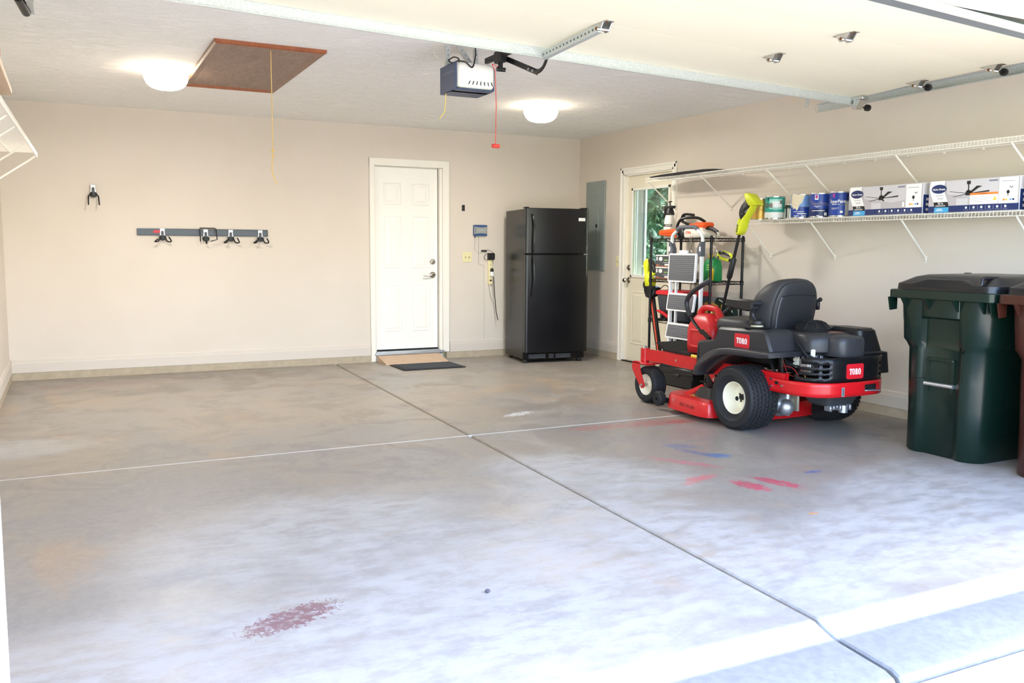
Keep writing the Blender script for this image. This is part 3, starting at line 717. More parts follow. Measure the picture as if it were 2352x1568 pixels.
def angle_iron(p0, p1, parent, w=.028, name='hanger_strap'):
    p0 = Vector(p0); p1 = Vector(p1); t = (p1 - p0).normalized(); u = Vector((1, 0, 0)); u = (u - t * u.dot(t)).normalized(); v = t.cross(u)
    prof = [(0, 0), (w, 0), (w, .003), (.003, .003), (.003, w), (0, w)]
    h = MB().loft([[tuple(p + u * a_ + v * b_) for a_, b_ in prof] for p in (p0, p1)]).build(name, M_GALV, parent, 0)
    n = int((p1 - p0).length / .03); mb = MB()
    for k in range(1, n):
        q = p0.lerp(p1, k / n)
        c_ = q + u * w * .55; mb.cyl(tuple(c_ - v * .0006), tuple(c_ + v * .0036), .004, n=6)
    mb.build('punched_holes', MATS['hole_shadow'], h)
zt = HC - 2.26 - .004
angle_iron((-.12, .20, .13), (-.12, .20, zt), OP); angle_iron((.10, .22, .15), (-.03, .22, zt), OP); angle_iron((.10, .24, .15), (.10, .24, zt), OP)
MB().box((.118, -.60, .20), (.146, .12, .235), .003).build('rail', M_BLKMET, OP)
tro = MB().box((.108, -.14, .17), (.158, -.04, .245), .006).box((.12, -.105, .12), (.146, -.075, .18), .006).cyl((.108, -.09, .13), (.165, -.09, .13), .014, n=10).cyl((.12, -.11, .195), (.175, -.11, .195), .012, n=10).build('trolley', M_BLACKP, OP)
arm = MB()
P0, P1, P2 = Vector((.165, -.10, .198)), Vector((.165, -.53, .040)), Vector((.165, -.655, .105))
for p0, p1 in ((P0, P1),):
    d = (p1 - p0).normalized(); n_ = Vector((0, -d.z, d.y))
    arm.loft([[tuple(p + n_ * a_ + Vector((b_, 0, 0))) for a_, b_ in ((-.016, 0), (.016, 0), (.016, .005), (-.016, .005))] for p in (p0, p1)])
arm.tube([tuple(p + Vector((-.004, 0, 0))) for p in spline([P1 + Vector((0, .12, .042)), P1 + Vector((0, -.0, .004)), P1 + Vector((0, -.075, .015)), P2 + Vector((0, 0, 0)), P2 + Vector((0, .0, .06))], 6)], .014, 8, flat=.4)
ao = arm.build('arm', M_BLKMET, OP)
mb = MB()
for k in range(2): 
    q = P1.lerp(P0, .10 + k * .12); mb.cyl(tuple(q + Vector((-.008, 0, 0))), tuple(q + Vector((-.014, 0, 0))), .008, n=8)
mb.build('bolt', M_STEEL, ao)
M_REDC = mat('red_cord', 'd2554f', 0.6)
MB().tube([(.075, -.085, .16), (.095, -.09, .12), (.105, -.09, -.1), (.10, -.09, -.345)], .0028, 6).tube(spline([(.13, -.09, .13), (.10, -.09, .15), (.075, -.085, .16)], 4), .003, 6).build('release_cord', M_REDC, OP)
MB().box((.075, -.102, -.362), (.13, -.078, -.337), .006).build('release_handle', mat('red_handle', 'd8392f', 0.4), OP)
MB().tube(spline([(-.10, .03, .175), (-.12, -.02, .17), (-.09, -.05, .16), (-.03, -.02, .14), (.0, .0, .22), (.02, .05, .28)], 6), .005, 6).tube(spline([(-.17, .04, .18), (-.14, .02, .2), (-.10, .03, .19), (-.14, .05, .17), (-.17, .04, .18)], 5), .004, 6).build('power_cord', M_BLACKP, OP)
MB().tube(spline([(-.13, .18, .0), (-.128, .19, -.05), (-.135, .2, -.12), (-.165, .21, -.16)], 5), .003, 5).build('antenna_wire', mat('yellow_wire', 'e8cc5a', 0.5), OP)
MB().tube(spline([(-.12, .2, .31), (-.2, .2, .29), (-.21, .18, .24), (-.16, .18, .2), (-.12, .18, .19)], 5), .0018, 5).build('bell_wire', mat('pale_wire', 'd8d2b4', 0.5), OP)

# ================================================================ WIRE SHELVES
def wire_shelf(label, x_wall, sgn, y0, y1, z, depth, brackets, yaw=0.0, drop=.30, group='white wire wall shelves'):
    """y0 (far end) > y1 (near end); sgn = -1 when the shelf sticks out towards -x"""
    t = thing('wire_shelf', label, 'shelf', (x_wall, y0, z), yaw, group)
    L = y0 - y1; xf = sgn * depth
    for x, zz in ((xf, 0), (xf, -.030), (sgn * .012, 0), (sgn * depth * .5, -.004)):
        MB().cyl((x, 0, zz), (x, -L, zz), .0036, n=6).build('long_rod', M_WIREW, t)
    mb = MB(); n = int(L / .0254)
    for k in range(n + 1):
        y = -k * L / n
        mb.tube([(sgn * .004, y, .0035), (xf + sgn * .001, y, .0035), (xf + sgn * .003, y, -.031)], .0016, 4)
    tag(mb.build('cross_wires', M_WIREW, t, smooth=0), kind='stuff')
    for by in brackets:
        y = by - y0
        b_ = MB().tube([(sgn * .006, y, -drop), (xf * .97, y, -.030)], .0065, 8).box((sgn * .001, y - .009, -drop - .035), (sgn * .007, y + .009, -drop + .012), .002)
        b_.build('bracket', M_WIREW, t)
        MB().cyl((sgn * .006, y, -drop - .022), (sgn * .011, y, -drop - .022), .004, n=6).build('screw', M_STEEL, t.children[-1])
    mb = MB()
    for k in range(int(L / .3)):
        y = -.12 - k * .3; mb.box((sgn * .0, y - .006, -.016), (sgn * .02, y + .006, .006), .002)
    mb.build('wall_clips', M_WIREW, t)
    return t
LS = wire_shelf('lower white wire shelf on the right wall holding paint cans and fan boxes', 0, -1, -3.335, -6.9, 1.513, .292, (-3.345, -4.08, -4.94, -5.80, -6.7))
US = wire_shelf('upper white wire shelf on the right wall above the cans and boxes', 0, -1, -1.93, -6.9, 1.962, .375, (-1.95, -2.79, -3.64, -4.08, -4.93, -5.79, -6.7), drop=.305)
LW = wire_shelf('white wire shelf high on the left wall at the picture edge', XL, 1, -1.72, -5.6, 1.95, .352, (-1.78, -2.69, -3.62, -4.10, -5.2), yaw=math.radians(-1.45), drop=.27)
# long black case on the upper shelf, goods on the left shelf
bc = MB()
rings = []
for y, w, h in ((-1.90, .05, .008), (-1.98, .10, .020), (-2.2, .13, .026), (-2.5, .14, .030), (-2.78, .13, .030), (-2.92, .10, .024), (-3.06, .05, .008)):
    rings.append([(-.26 - w, y, 1.9675), (-.26 - w, y, 1.9675 + h * .7), (-.26 - w * .6, y, 1.9675 + h), (-.26 + w * .6, y, 1.9675 + h), (-.26 + w, y, 1.9675 + h * .7), (-.26 + w, y, 1.9675)])
bc.loft(rings); tag(bc.build('soft_case', mat('black_nylon', '201f22', 0.8, bump=0.4, bscale=60), None), 'long flat black fabric case lying on the upper right shelf', 'case')
bd = thing('board_stack', 'short pine boards stacked on the left wall shelf', 'lumber', (-5.885, -5.0, 1.957))
for k in range(2):
    MB().box((-.085, -.42 + .02 * k, .034 * k), (.085 - .012 * k, .46 - .03 * k, .034 * k + .032), .003).build('board', M_RAWWOOD, bd)
tag(MB().prism(rrect(-5.885, 2.062, .15, .072, .008), 1, -5.40, -5.10, .006).box((-5.91, -5.3, 2.097), (-5.86, -5.18, 2.103), .002).build('orange_box', mat('orange_carton', 'd9733c', 0.6, var=.1), None), 'orange box lying on the pine boards on the left wall shelf', 'box')

# ================================================================ BACK WALL FITTINGS
def tool_hook(name, label, x, z, prongs):
    t = thing(name, label, 'hook', (x, 0, z), group='tool hooks on the back wall')
    M_HS = mat('silver_paint', 'b9bcc0', 0.35, 0.6)
    MB().prism([(-.024, .0), (.024, .0), (.022, -.03), (.026, -.07), (.034, -.095), (.02, -.115), (-.02, -.115), (-.034, -.095), (-.026, -.07), (-.022, -.03)], 1, -.034, -.022, .002).build('plate', M_HS, t)
    MB().prism(rrect(0, -.052, .024, .055, .011), 1, -.046, -.034, .003).build('latch', mat('dark_grey_latch', '4b4e55', 0.45), t)
    MB().tube([(.030 * math.cos(a), -.040, -.092 + .022 * math.sin(a)) for a in [2 * PI * k / 16 for k in range(16)]], .0055, 6, closed=True).lathe([(.024, 0), (.02, .008), (0, .010)], 14, (0, -.036, -.092), (0, -1, 0)).build('eyelet', M_BLKMET, t)
    for pts in prongs:
        MB().tube(spline(pts, 4), .0065, 7).build('prong', M_RUBBER, t)
    return t
spread = [[(-.028, -.03, -.10), (-.04, -.05, -.125), (-.075, -.09, -.130), (-.05, -.13, -.105)], [(.028, -.03, -.10), (.045, -.05, -.128), (.075, -.08, -.126), (.05, -.12, -.085)]]
tr = thing('tool_rail', 'long grey metal tool rail on the back wall carrying four hooks', 'rail', (-4.375, 0, 1.40))
MB().prism([(-.0, -.032), (-.018, -.034), (-.021, -.02), (-.016, 0), (-.021, .02), (-.018, .034), (0, .032)], 0, -.62, .62).build('rail_body', mat('grey_anodised', '4b5056', 0.38, 0.5), tr)
MB().prism([(-.0185, -.0335), (-.0195, -.0335), (-.0195, .0335), (-.0185, .0335)], 0, .62, .628).build('end_cap', M_BLACKP, tr)
patch('red_label', [(-.475, -.0215, -.010), (-.405, -.0215, -.010), (-.405, -.0215, .016), (-.465, -.0215, .016)], mat('red_sticker', 'd63a48', 0.5), tr)
tool_hook('tool_hook', 'silver double hook at the left end of the tool rail beside the red sticker', -4.765, 1.435, spread)
h2 = tool_hook('tool_hook', 'tool rail hook with a black rectangular wire loop, second from the left', -4.36, 1.43, [[(0, -.03, -.1), (0, -.07, -.14), (0, -.10, -.12)]])
MB().tube([(-.055, -.05, -.12), (-.058, -.06, .0), (-.058, -.055, .012), (.085, -.055, .012), (.098, -.06, .002), (.098, -.10, -.10), (.045, -.06, -.118)], .005, 7).build('wire_loop', M_BLKMET, h2)
tool_hook('tool_hook', 'silver double hook third from the left on the tool rail', -4.118, 1.43, spread)
tool_hook('tool_hook', 'silver double hook at the right end of the tool rail', -3.825, 1.43, spread)
tool_hook('wall_hook', 'single silver wall hook with two long black prongs above left of the tool rail', -5.365, 1.835, [[(-.028, -.03, -.095), (-.042, -.05, -.11), (-.046, -.11, -.18), (-.046, -.13, -.19)], [(.028, -.03, -.095), (.042, -.05, -.11), (.046, -.11, -.18), (.046, -.13, -.19)]])
# small black sensor
sn = thing('wall_sensor', 'tiny black sensor mounted on the back wall right of the door', 'sensor', (-1.54, 0, 1.717))
MB().box((-.017, -.012, -.034), (.017, 0, .034), .003).build('body', M_BLACKP, sn); MB().lathe([(0, .004), (.008, .003), (.009, 0)], 12, (0, -.012, -.004), (0, -1, 0)).build('button', M_DARKP, sn)
# network box with its leads
nb = thing('network_box', 'blue and silver network box on the back wall with thin cables', 'network box', (-1.333, 0, 1.465))
MB().prism(rrect(0, 0, .17, .125, .012), 1, -.032, 0, .004).build('case', mat('blue_case', '3a5687', 0.4), nb)
fc = MB(); pts = [(-.083, .044), (-.04, .036), (.0, .034), (.04, .036), (.083, .044), (.083, -.044), (.04, -.036), (0, -.034), (-.04, -.036), (-.083, -.044)]
fc.prism(pts, 1, -.037, -.031, .002).build('face', mat('silver_face', 'a7a9a6', 0.4, 0.3), nb)
MB().box((-.074, -.040, -.035), (-.066, -.036, .038), .001).build('trim_stripe', M_STEEL, nb)
patch('fine_print', [(-.035, -.0378, -.002), (.06, -.0378, -.002), (.06, -.0378, .003), (-.035, -.0378, .003)], mat('pale_print', 'd0d2d0', 0.5), nb)
MB().box((-.07, -.022, -.085), (-.06, -.012, -.062), .002).build('plug', M_BLACKP, nb); MB().box((-.022, -.022, -.082), (-.01, -.012, -.062), .002).build('plug', mat('clear_plug', '9fc09a', 0.3), nb)
MB().tube(spline([(-.065, -.016, -.08), (-.06, -.012, -.15), (-.067, -.008, -.21), (-.03, -.008, -.25), (.02, -.01, -.262)], 5), .0018, 5).build('cable', mat('grey_cable', 'a8a8a6', 0.6), nb)
MB().tube(spline([(-.016, -.016, -.08), (-.018, -.01, -.2), (-.016, -.008, -.36), (.0, -.008, -.39), (.035, -.008, -.40), (.055, -.008, -.40)], 5), .0018, 5).build('cable', MATS['grey_cable'], nb)
MB().tube(spline([(.055, -.008, -.40), (.054, -.004, -.55), (.06, -.004, -1.0), (.058, -.004, -1.25), (.075, -.004, -1.30), (.14, -.004, -1.302)], 5), .0016, 5).build('cable', MATS['grey_cable'], nb)
# switch plates
def switch_plate(label, loc, rz, n, w, h):
    t = thing('switch_plate', label, 'light switch', loc, rz)
    MB().prism(rrect(0, 0, w, h, .006), 1, -.006, 0, .0025).build('plate', M_IVORY, t)
    for k in range(n):
        x = (k - (n - 1) / 2) * .046
        MB().box((x - .006, -.016, -.012), (x + .006, -.005, .010), .002).build('toggle', mat('ivory_toggle', 'b9ae86', 0.45), t)
        MB().cyl((x, -.0055, .030), (x, -.0075, .030), .003, n=6).cyl((x, -.0055, -.030), (x, -.0075, -.030), .003, n=6).build('screw', mat('ivory_screw', '9d946f', 0.4), t)
switch_plate('ivory double switch plate on the back wall right of the white door', (-1.492, 0, 1.159), 0, 2, .115, .115)
switch_plate('ivory single switch plate on the right wall left of the half-glass door', (0, -.885, 1.12), math.radians(-90), 1, .075, .125)
# power strip with plugs
ps = thing('power_strip', 'ivory power strip on the back wall beside the refrigerator with plugs', 'power strip', (-1.205, 0, .985))
MB().box((-.026, -.034, -.145), (.026, 0, .155), .006).build('body', M_IVORY, ps)
MB().box((-.012, -.038, -.105), (.014, -.033, -.088), .002).build('rocker_switch', mat('dark_red_switch', '5a2620', 0.4), ps)
mb = MB()
for z in (.085, .02):
    for x in (-.008, .006): mb.box((x, -.0352, z - .008), (x + .003, -.0338, z + .008))
mb.build('socket_slots', mat('slot_brown', '6b6148', 0.6), ps)
MB().box((-.012, -.075, .142), (.038, -.03, .222), .010).box((-.03, -.05, .14), (-.008, 0, .22), .004).build('black_adapter', M_BLACKP, ps)
MB().box((-.012, -.066, -.05), (.024, -.034, .01), .006).build('white_adapter', M_DECAL_W, ps)
MB().lathe([(0, .045), (.016, .035), (.02, .018), (.02, 0), (0, 0)], 14, (.008, -.05, .005), (0, 0, 1)).build('black_plug', M_BLACKP, ps)
MB().tube(spline([(.03, -.05, -.05), (.035, -.06, -.2), (.055, -.07, -.45), (.075, -.08, -.56)], 6), .005, 6).build('black_cord', M_BLACKP, ps)
MB().tube(spline([(-.005, -.02, -.145), (-.002, -.03, -.22), (.03, -.04, -.32), (.07, -.05, -.37)], 5), .0045, 6).build('white_cord', M_OFFW, ps)
MB().tube(spline([(.02, -.06, .222), (-.02, -.05, .25), (-.055, -.04, .258)], 5), .0025, 5).tube(spline([(-.02, -.03, .2), (-.05, -.03, .21), (-.075, -.02, .18), (-.06, -.02, .14), (-.02, -.03, .15)], 5), .003, 5).build('thin_lead', M_BLACKP, ps)
MB().box((-.115, -.028, .236), (-.045, -.010, .256), .005).build('inline_box', M_DARKP, ps)

# wooden ramp and mat in front of the back door
rp = MB().prism([(-.035, .0), (-.335, .0), (-.33, .012), (-.035, .068)], 0, -2.585, -1.86)
tag(rp.build('wedge_ramp', M_RAWWOOD, None, 0), 'small bare wooden wedge ramp at the foot of the white door', 'ramp')
dm = thing('doormat', 'dark grey doormat on the floor before the wooden ramp', 'mat', (-2.21, -.60, 0))
MB().prism(rrect(0, 0, .70, .46, .012), 2, 0.001, .009, .003).build('border', M_RUBBER, dm)
MB().prism(rrect(0, 0, .64, .40, .006), 2, .008, .014, .002).build('pile', mat('charcoal_carpet', '3d4046', 0.95, bump=0.8, bscale=400, var=.2, vscale=120), dm)

# electrical panel on the right wall
ep = thing('electrical_panel', 'grey steel electrical panel on the right wall beside the refrigerator', 'electrical panel', (0, -.40, 1.53))
M_PANEL = mat('grey_panel_paint', '8f9894', 0.45)
MB().box((-.022, -.205, -.52), (0, .205, .52), .004).build('cover', M_PANEL, ep)
MB().box((-.030, -.085, -.36), (-.021, .135, .36), .003).build('panel_door', M_PANEL, ep)
MB().box((-.036, -.07, -.02), (-.029, -.035, .02), .002).build('latch', M_BLACKP, ep)
mb = MB()
for y in (-.18, .18):
    for z in (-.47, .0, .47): mb.cyl((-.022, y, z), (-.026, y, z), .007, n=8)
mb.build('screws', M_STEEL, ep)

# refrigerator, standing slightly askew
fr = thing('refrigerator', 'black top-freezer refrigerator in the back corner', 'refrigerator', (-1.155, -.82, 0), math.radians(-7.2))
M_FR = mat('textured_black_enamel', '0e0f12', 0.24, bump=0.03, bscale=260); M_FRG = mat('gloss_black', '0d0e10', 0.15); FW, FD, FH = .745, .60, 1.70
MB().box((.004, .075, .035), (FW - .004, .075 + FD, FH - .012), .006).build('cabinet', M_FR, fr)
def fdoor(name, z0, z1):
    prof = [(.0, .066), (.0, .012), (.012, .003), (.03, .0), (FW - .03, .0), (FW - .012, .003), (FW, .012), (FW, .066)]
    d = MB().prism(prof, 2, z0, z1, .006).build(name, M_FR, fr, 30)
    MB().box((.012, .064, z0 + .008), (FW - .012, .078, z1 - .008)).build('gasket', M_BLACKMAT, d)
    return d
fz = fdoor('freezer_door', 1.205, FH); fd = fdoor('fridge_door', .115, 1.195)
M_FRH = mat('black_handle', '131416', 0.18)
MB().tube(spline([(.075, .004, 1.22), (.078, -.030, 1.25), (.082, -.046, 1.36), (.085, -.042, 1.50), (.075, -.02, 1.60), (.068, .004, 1.63)], 6), .013, 8, flat=.8).build('handle', M_FRH, fz)
MB().tube(spline([(.075, .004, 1.18), (.078, -.030, 1.15), (.082, -.046, 1.04), (.085, -.042, .90), (.072, -.02, .80), (.062, .004, .74)], 6), .013, 8, flat=.8).build('handle', M_FRH, fd)
MB().box((.62, -.003, 1.565), (.70, .0015, 1.600), .001).build('maker_badge', mat('pale_badge', 'd8d8d4', 0.4), fz)
gr = MB().box((.03, .045, .035), (FW - .06, .08, .108), .004).build('base_grille', M_FRG, fr)
mb = MB()
for k in range(3):
    for (x0, x1) in ((.06, .26), (.30, .36), (.38, .56)): mb.box((x0, .040, .052 + k * .016), (x1, .046, .060 + k * .016), .001)
mb.build('grille_bars', mat('worn_grille_bar', '6a6c74', 0.4), gr)
for q0, q1 in (((FW - .10, .03, .0), (FW - .05, .075, .036)), ((.005, .04, .0), (.04, .085, .036)), ((.02, .55, 0), (.06, .6, .036)), ((FW - .06, .55, 0), (FW - .02, .6, .036))):
    MB().box(q0, q1, .003).build('foot', M_BLACKP, fr)
MB().box((.0, .03, FH - .002), (.05, .10, FH + .010), .004).build('corner_cap', M_FRG, fr); MB().box((FW - .07, .02, FH - .002), (FW - .005, .12, FH + .012), .004).build('hinge_cover', M_FRG, fr)
MB().box((FW - .055, .0, 1.193), (FW - .005, .06, 1.207), .002).build('middle_hinge', M_STEEL, fr)

# ================================================================ RIDING MOWER
MW = thing('riding_mower', 'red and black zero-turn riding mower parked by the right wall', 'lawn mower', (-.955, -4.62, 0))
M_HOOD = mat('charcoal_hood_plastic', '29292c', 0.40, bump=0.06, bscale=350, var=.06)
# drive wheels
def wheel_profile(R_, W, bead): return [(bead, -W * .36), (R_ * .72, -W * .50), (R_ * .90, -W * .49), (R_ * .965, -W * .40), (R_ * .985, -W * .2), (R_ * .985, W * .2), (R_ * .965, W * .40), (R_ * .90, W * .49), (R_ * .72, W * .50), (bead, W * .36)]
def drive_wheel(x, sgn):
    R_, W, Y0 = .226, .25, 0.0
    mb = MB(); mb.lathe(wheel_profile(R_, W, .112), 48, (x, 0, R_), (1, 0, 0)); w = mb.build('drive_wheel', M_RUBBER, MW)
    rm = MB().lathe([(.117, sgn * .088), (.113, sgn * .10), (.106, sgn * .096), (.099, sgn * .04), (.092, sgn * .005), (.05, sgn * .0), (.045, sgn * .012), (0, sgn * .012)], 36, (x, 0, R_), (1, 0, 0))
    rm.lathe([(.118, -sgn * .09), (.10, -sgn * .03), (.05, -sgn * .01), (0, -sgn * .01)], 24, (x, 0, R_), (1, 0, 0)); rm.build('rim', M_CREAM, w)
    hb = MB().cyl((x + sgn * .0, 0, R_), (x + sgn * .03, 0, R_), .022, n=14)
    for k in range(4):
        a = k * PI / 2 + .5; hb.cyl((x, .036 * math.cos(a), R_ + .036 * math.sin(a)), (x + sgn * .018, .036 * math.cos(a), R_ + .036 * math.sin(a)), .007, n=6)
    hb.build('hub', M_BLKMET, w)
    for ang, r_ in ((-.3, .075), (-1.95, .08)):
        MB().lathe([(0, .004), (.014, .003), (.017, 0)], 10, (x + sgn * .006, r_ * math.cos(ang) * sgn * -1, R_ + r_ * math.sin(ang)), (sgn, 0, 0)).build('rim_hole', M_BLACKMAT, w)
    mb = MB()
    for row in range(7):                                   # chevron tread blocks, tiny and many
        xo = (row - 3) * .031; n = 44
        for k in range(n):
            a = 2 * PI * (k + (.5 if row % 2 else 0)) / n; da = 2 * PI / n * .36
            Ra = R_ * (.985 if abs(row - 3) < 3 else .968); Rb = Ra + (.008 if abs(row - 3) < 3 else .006)
            sk = .10 * (1 if row % 2 else -1) * da
            v = []
            for rr in (Ra - .003, Rb):
                for (dx, aa) in ((-.0125, -da + sk * 3), (.0125, -da - sk * 3), (.0125, da - sk * 3), (-.0125, da + sk * 3)):
                    v.append((x + xo + dx, rr * math.cos(a + aa), R_ + rr * math.sin(a + aa)))
            mb.add(v, [(4, 5, 6, 7), (0, 1, 5, 4), (1, 2, 6, 5), (2, 3, 7, 6), (3, 0, 4, 7)])
    tag(mb.build('tread_blocks', M_RUBBER, w, smooth=0), kind='stuff')
    w.location = (0, .03, 0)
drive_wheel(-.40, -1); drive_wheel(.40, 1)
# caster wheels and forks
def caster(x, sgn):
    R_, W, y = .150, .125, 1.20
    w = MB().lathe(wheel_profile(R_, W, .085), 36, (x, y, R_), (1, 0, 0)).build('caster_wheel', M_RUBBER, MW)
    mb = MB()
    for q in (-.035, -.012, .012, .035): mb.tube([(x + q, y + R_ * .985 * math.cos(a), R_ + R_ * .985 * math.sin(a)) for a in [2 * PI * k / 36 for k in range(36)]], .0045, 5, closed=True)
    mb.build('tread_ribs', M_RUBBER, w)
    MB().lathe([(.088, sgn * .044), (.086, sgn * .052), (.078, sgn * .045), (.06, sgn * .02), (.028, sgn * .016), (.026, sgn * .03), (0, sgn * .03)], 28, (x, y, R_), (1, 0, 0)).build('rim', M_CREAM, w)
    MB().cyl((x - .085, y, R_), (x + .085, y, R_), .012, n=10).build('axle', M_STEEL, w)
    fk = MB()
    prof = [(1.335, .335), (1.355, .30), (1.34, .25), (1.235, .135), (1.21, .122), (1.185, .128), (1.172, .15), (1.185, .175), (1.245, .29), (1.25, .335)]
    for q in (-1, 1): fk.prism(spline2(prof, 3), 0, x + q * .072, x + q * .081, .002)
    fk.box((x - .081, 1.16, .318), (x + .081, 1.35, .330), .003).cyl((x, 1.285, .33), (x, 1.285, .345), .03, n=14)
    f_ = fk.build('caster_fork', M_RED, MW)
    MB().cyl((x - .094, y, R_), (x - .08, y, R_), .013, n=8).build('axle_bolt', M_STEEL, f_)
caster(-.375, -1); caster(.375, 1)
# front frame
for sgn in (-1, 1):
    fm = MB().cyl((sgn * .375, 1.285, .335), (sgn * .375, 1.285, .445), .036, n=20)
    fm.loft([[(sgn * (xx + dx), y, z) for dx, z in ((-.022, z0), (.022, z0), (.022, z1), (-.022, z1))] for (xx, y, z0, z1) in ((.370, 1.27, .345, .435), (.345, 1.10, .345, .435), (.335, .95, .335, .43), (.33, -.30, .335, .43))])
    f_ = fm.build('frame_rail', M_RED, MW, 25)
    MB().lathe([(0, .02), (.012, .018), (.02, .006), (.026, 0)], 14, (sgn * .375, 1.285, .445), (0, 0, 1)).build('grease_cap', M_STEEL, f_)
    MB().cyl((sgn * .345, .88, .385), (sgn * .364, .88, .385), .010, n=8).build('bolt', M_STEEL, f_)
MB().box((-.33, .55, .345), (.33, .62, .42), .004).box((-.34, 1.10, .35), (.34, 1.15, .42), .004).build('cross_member', M_RED, MW)
# foot pan
MB().loft([[(x_, .45, .40), (x_, .45, .412), (x_, 1.06, .432), (x_, 1.20, .50), (x_, 1.215, .49), (x_, 1.07, .42)] for x_ in (-.315, .315)]).box((-.318, .5, .405), (-.308, 1.12, .45)).box((.308, .5, .405), (.318, 1.12, .45)).build('foot_pan', M_BLKMET, MW, 20)
MB().tube([(-.345, .70, .44), (-.345, .60, .437)], .014, 10).build('yellow_lever', M_YEL, MW)
# side consoles / fenders
def console(sgn):
    body = [(.535, .345), (.54, .45), (.53, .570), (.505, .585), (.345, .608), (.325, .64), (.305, .690), (.28, .703), (-.17, .716), (-.20, .705), (-.215, .68), (-.262, .58), (-.265, .54), (-.10, .535), (.12, .52), (.28, .45), (.42, .345)]
    c_ = MB().prism(body, 0, sgn * .19, sgn * .440, .016).build('console', M_HOOD, MW, 40)
    top = spline([(0, .475, .335), (0, .455, .40), (0, .37, .485), (0, .25, .545), (0, .10, .572), (0, -.10, .578), (0, -.25, .578), (0, -.325, .580)], 3)
    bot = spline([(0, .43, .335), (0, .41, .38), (0, .33, .445), (0, .22, .50), (0, .10, .525), (0, -.10, .53), (0, -.25, .535), (0, -.322, .545)], 3)
    poly = [(q.y, q.z) for q in top] + [(q.y, q.z) for q in bot[::-1]]
    MB().prism(poly, 0, sgn * .20, sgn * .520, .008).build('fender_lip', M_HOOD, c_, 50)
    return c_
cl = console(-1); cr = console(1)
MB().prism(rrect(.505, .50, .012, .10, .005), 0, -.442, -.439, .001).build('slot', M_BLACKMAT, cl)
XD = -.4402
dc = MB().prism(rrect(.03, .627, .155, .098, .014), 0, XD + .004, XD - .001).build('side_decal', M_DECAL_RED, cl)
serif_word('lettering', (XD - .0018, .03, .626), (0, -1, 0), (0, 0, 1), .040, M_DECAL_W, cl, 1.06)
# fuel filler
MB().lathe([(.044, .712), (.044, .738), (.03, .738)], 24, (-.335, .0, 0)).build('filler_neck', mat('natural_plastic', 'd8d0ac', 0.5), cl)
fcap = MB().lathe([(0, .772), (.04, .772), (.052, .766), (.056, .750), (.052, .738), (0, .738)], 24, (-.335, 0, 0)); fcap.build('fuel_cap', M_BLACKP, cl)
MB().lathe([(.095, .716), (.10, .722), (.075, .727), (.05, .727)], 24, (-.335, 0, 0)).build('filler_collar', M_BLACKP, cl)
# seat
MB().box((-.24, -.06, .44), (.24, .50, .64), .02).build('seat_base', M_BLKMET, MW)
sc_o = spline2([(-.185, .645), (-.215, .74), (-.220, .88), (-.198, .99), (-.145, 1.058), (-.05, 1.078), (.05, 1.078), (.145, 1.058), (.198, .99), (.220, .88), (.215, .74), (.185, .645), (.05, .632), (-.05, .632)], 4)
def scaled(k, kz=1.0, dz=0.0): return [(x * k, .83 + (z - .83) * k * kz + dz) for x, z in sc_o]
rings = []
for k, kz, y in ((.86, 1, .03), (.95, 1, .045), (1.0, 1, .08), (1.03, .97, .13), (1.04, .90, .19), (1.0, .82, .24), (.88, .74, .27), (.66, .62, .28)):
    rings.append([(x, y - (z - .65) * .2, z - .02) for x, z in scaled(k, kz, -.25 * (1 - kz) * .45)])
bk = MB().loft(rings).build('backrest', mat('grey_seat_vinyl', '343437', 0.5, bump=0.08, bscale=260), MW, 60)
rings = []
for k, y in ((.93, .046), (.90, .026), (.82, .016), (.60, .010)):
    rings.append([(x, y - (z - .65) * .2, z - .02) for x, z in scaled(k)])
sh = MB().loft(rings).build('back_shell', M_DARKP, bk, 40)
MB().tube([(x, .010 - (z - .65) * .2, z - .02) for x, z in [(-.16 + .04 * k, .965 - .012 * ((k - 4) / 4) ** 2) for k in range(9)]], .003, 5).build('shell_crease', M_BLACKMAT, sh)
ridge = [(x, z) for x, z in scaled(.78)]
ridge = [q for q in ridge if q[1] < .97]
i0 = max(range(len(ridge)), key=lambda i: ridge[i][1])
lft = sorted([q for q in ridge if q[0] < -.02], key=lambda q: -q[1]); rgt = sorted([q for q in ridge if q[0] >= -.02 and q[1] < .72], key=lambda q: q[0])
MB().tube([(x, .012 - (z - .65) * .2, z - .02) for x, z in lft + rgt], .004, 6).build('shell_ridge', mat('grey_ridge', '6a6b70', 0.4), sh)
cu_o = rrect(0, .36, .50, .46, .10, 5)
MB().loft([[(x * k, .36 + (y - .36) * k, z) for x, y in cu_o] for k, z in ((.92, .645), (1.0, .665), (1.02, .70), (.98, .735), (.85, .752), (.55, .748))]).build('seat_cushion', MATS['grey_seat_vinyl'], MW, 60)
for sgn in (-1, 1):
    ar = MB().prism([(y, z) for y, z in [(.38, .842), (.38, .895), (.36, .908), (.14, .905), (.105, .895), (.09, .86), (.105, .828), (.15, .822)]], 0, sgn * .245, sgn * .305, .010).build('armrest', M_BLACKP, MW)
    MB().cyl((sgn * .235, .085, .885), (sgn * .31, .085, .885), .018, n=10).cyl((sgn * .245, .10, .85), (sgn * .31, .10, .85), .012, n=8).build('pivot', M_DARKP, ar)
    MB().tube(spline([(sgn * .27, .105, .86), (sgn * .27, .125, .80), (sgn * .255, .09, .74), (sgn * .23, .05, .69)], 5), [.02] * 16, 8).build('support', M_BLACKP, ar)
MB().box((.215, -.02, .83), (.24, .03, .90), .006).sphere((.235, -.02, .905), .016, 8, 6).build('recline_knob', M_BLACKP, bk)
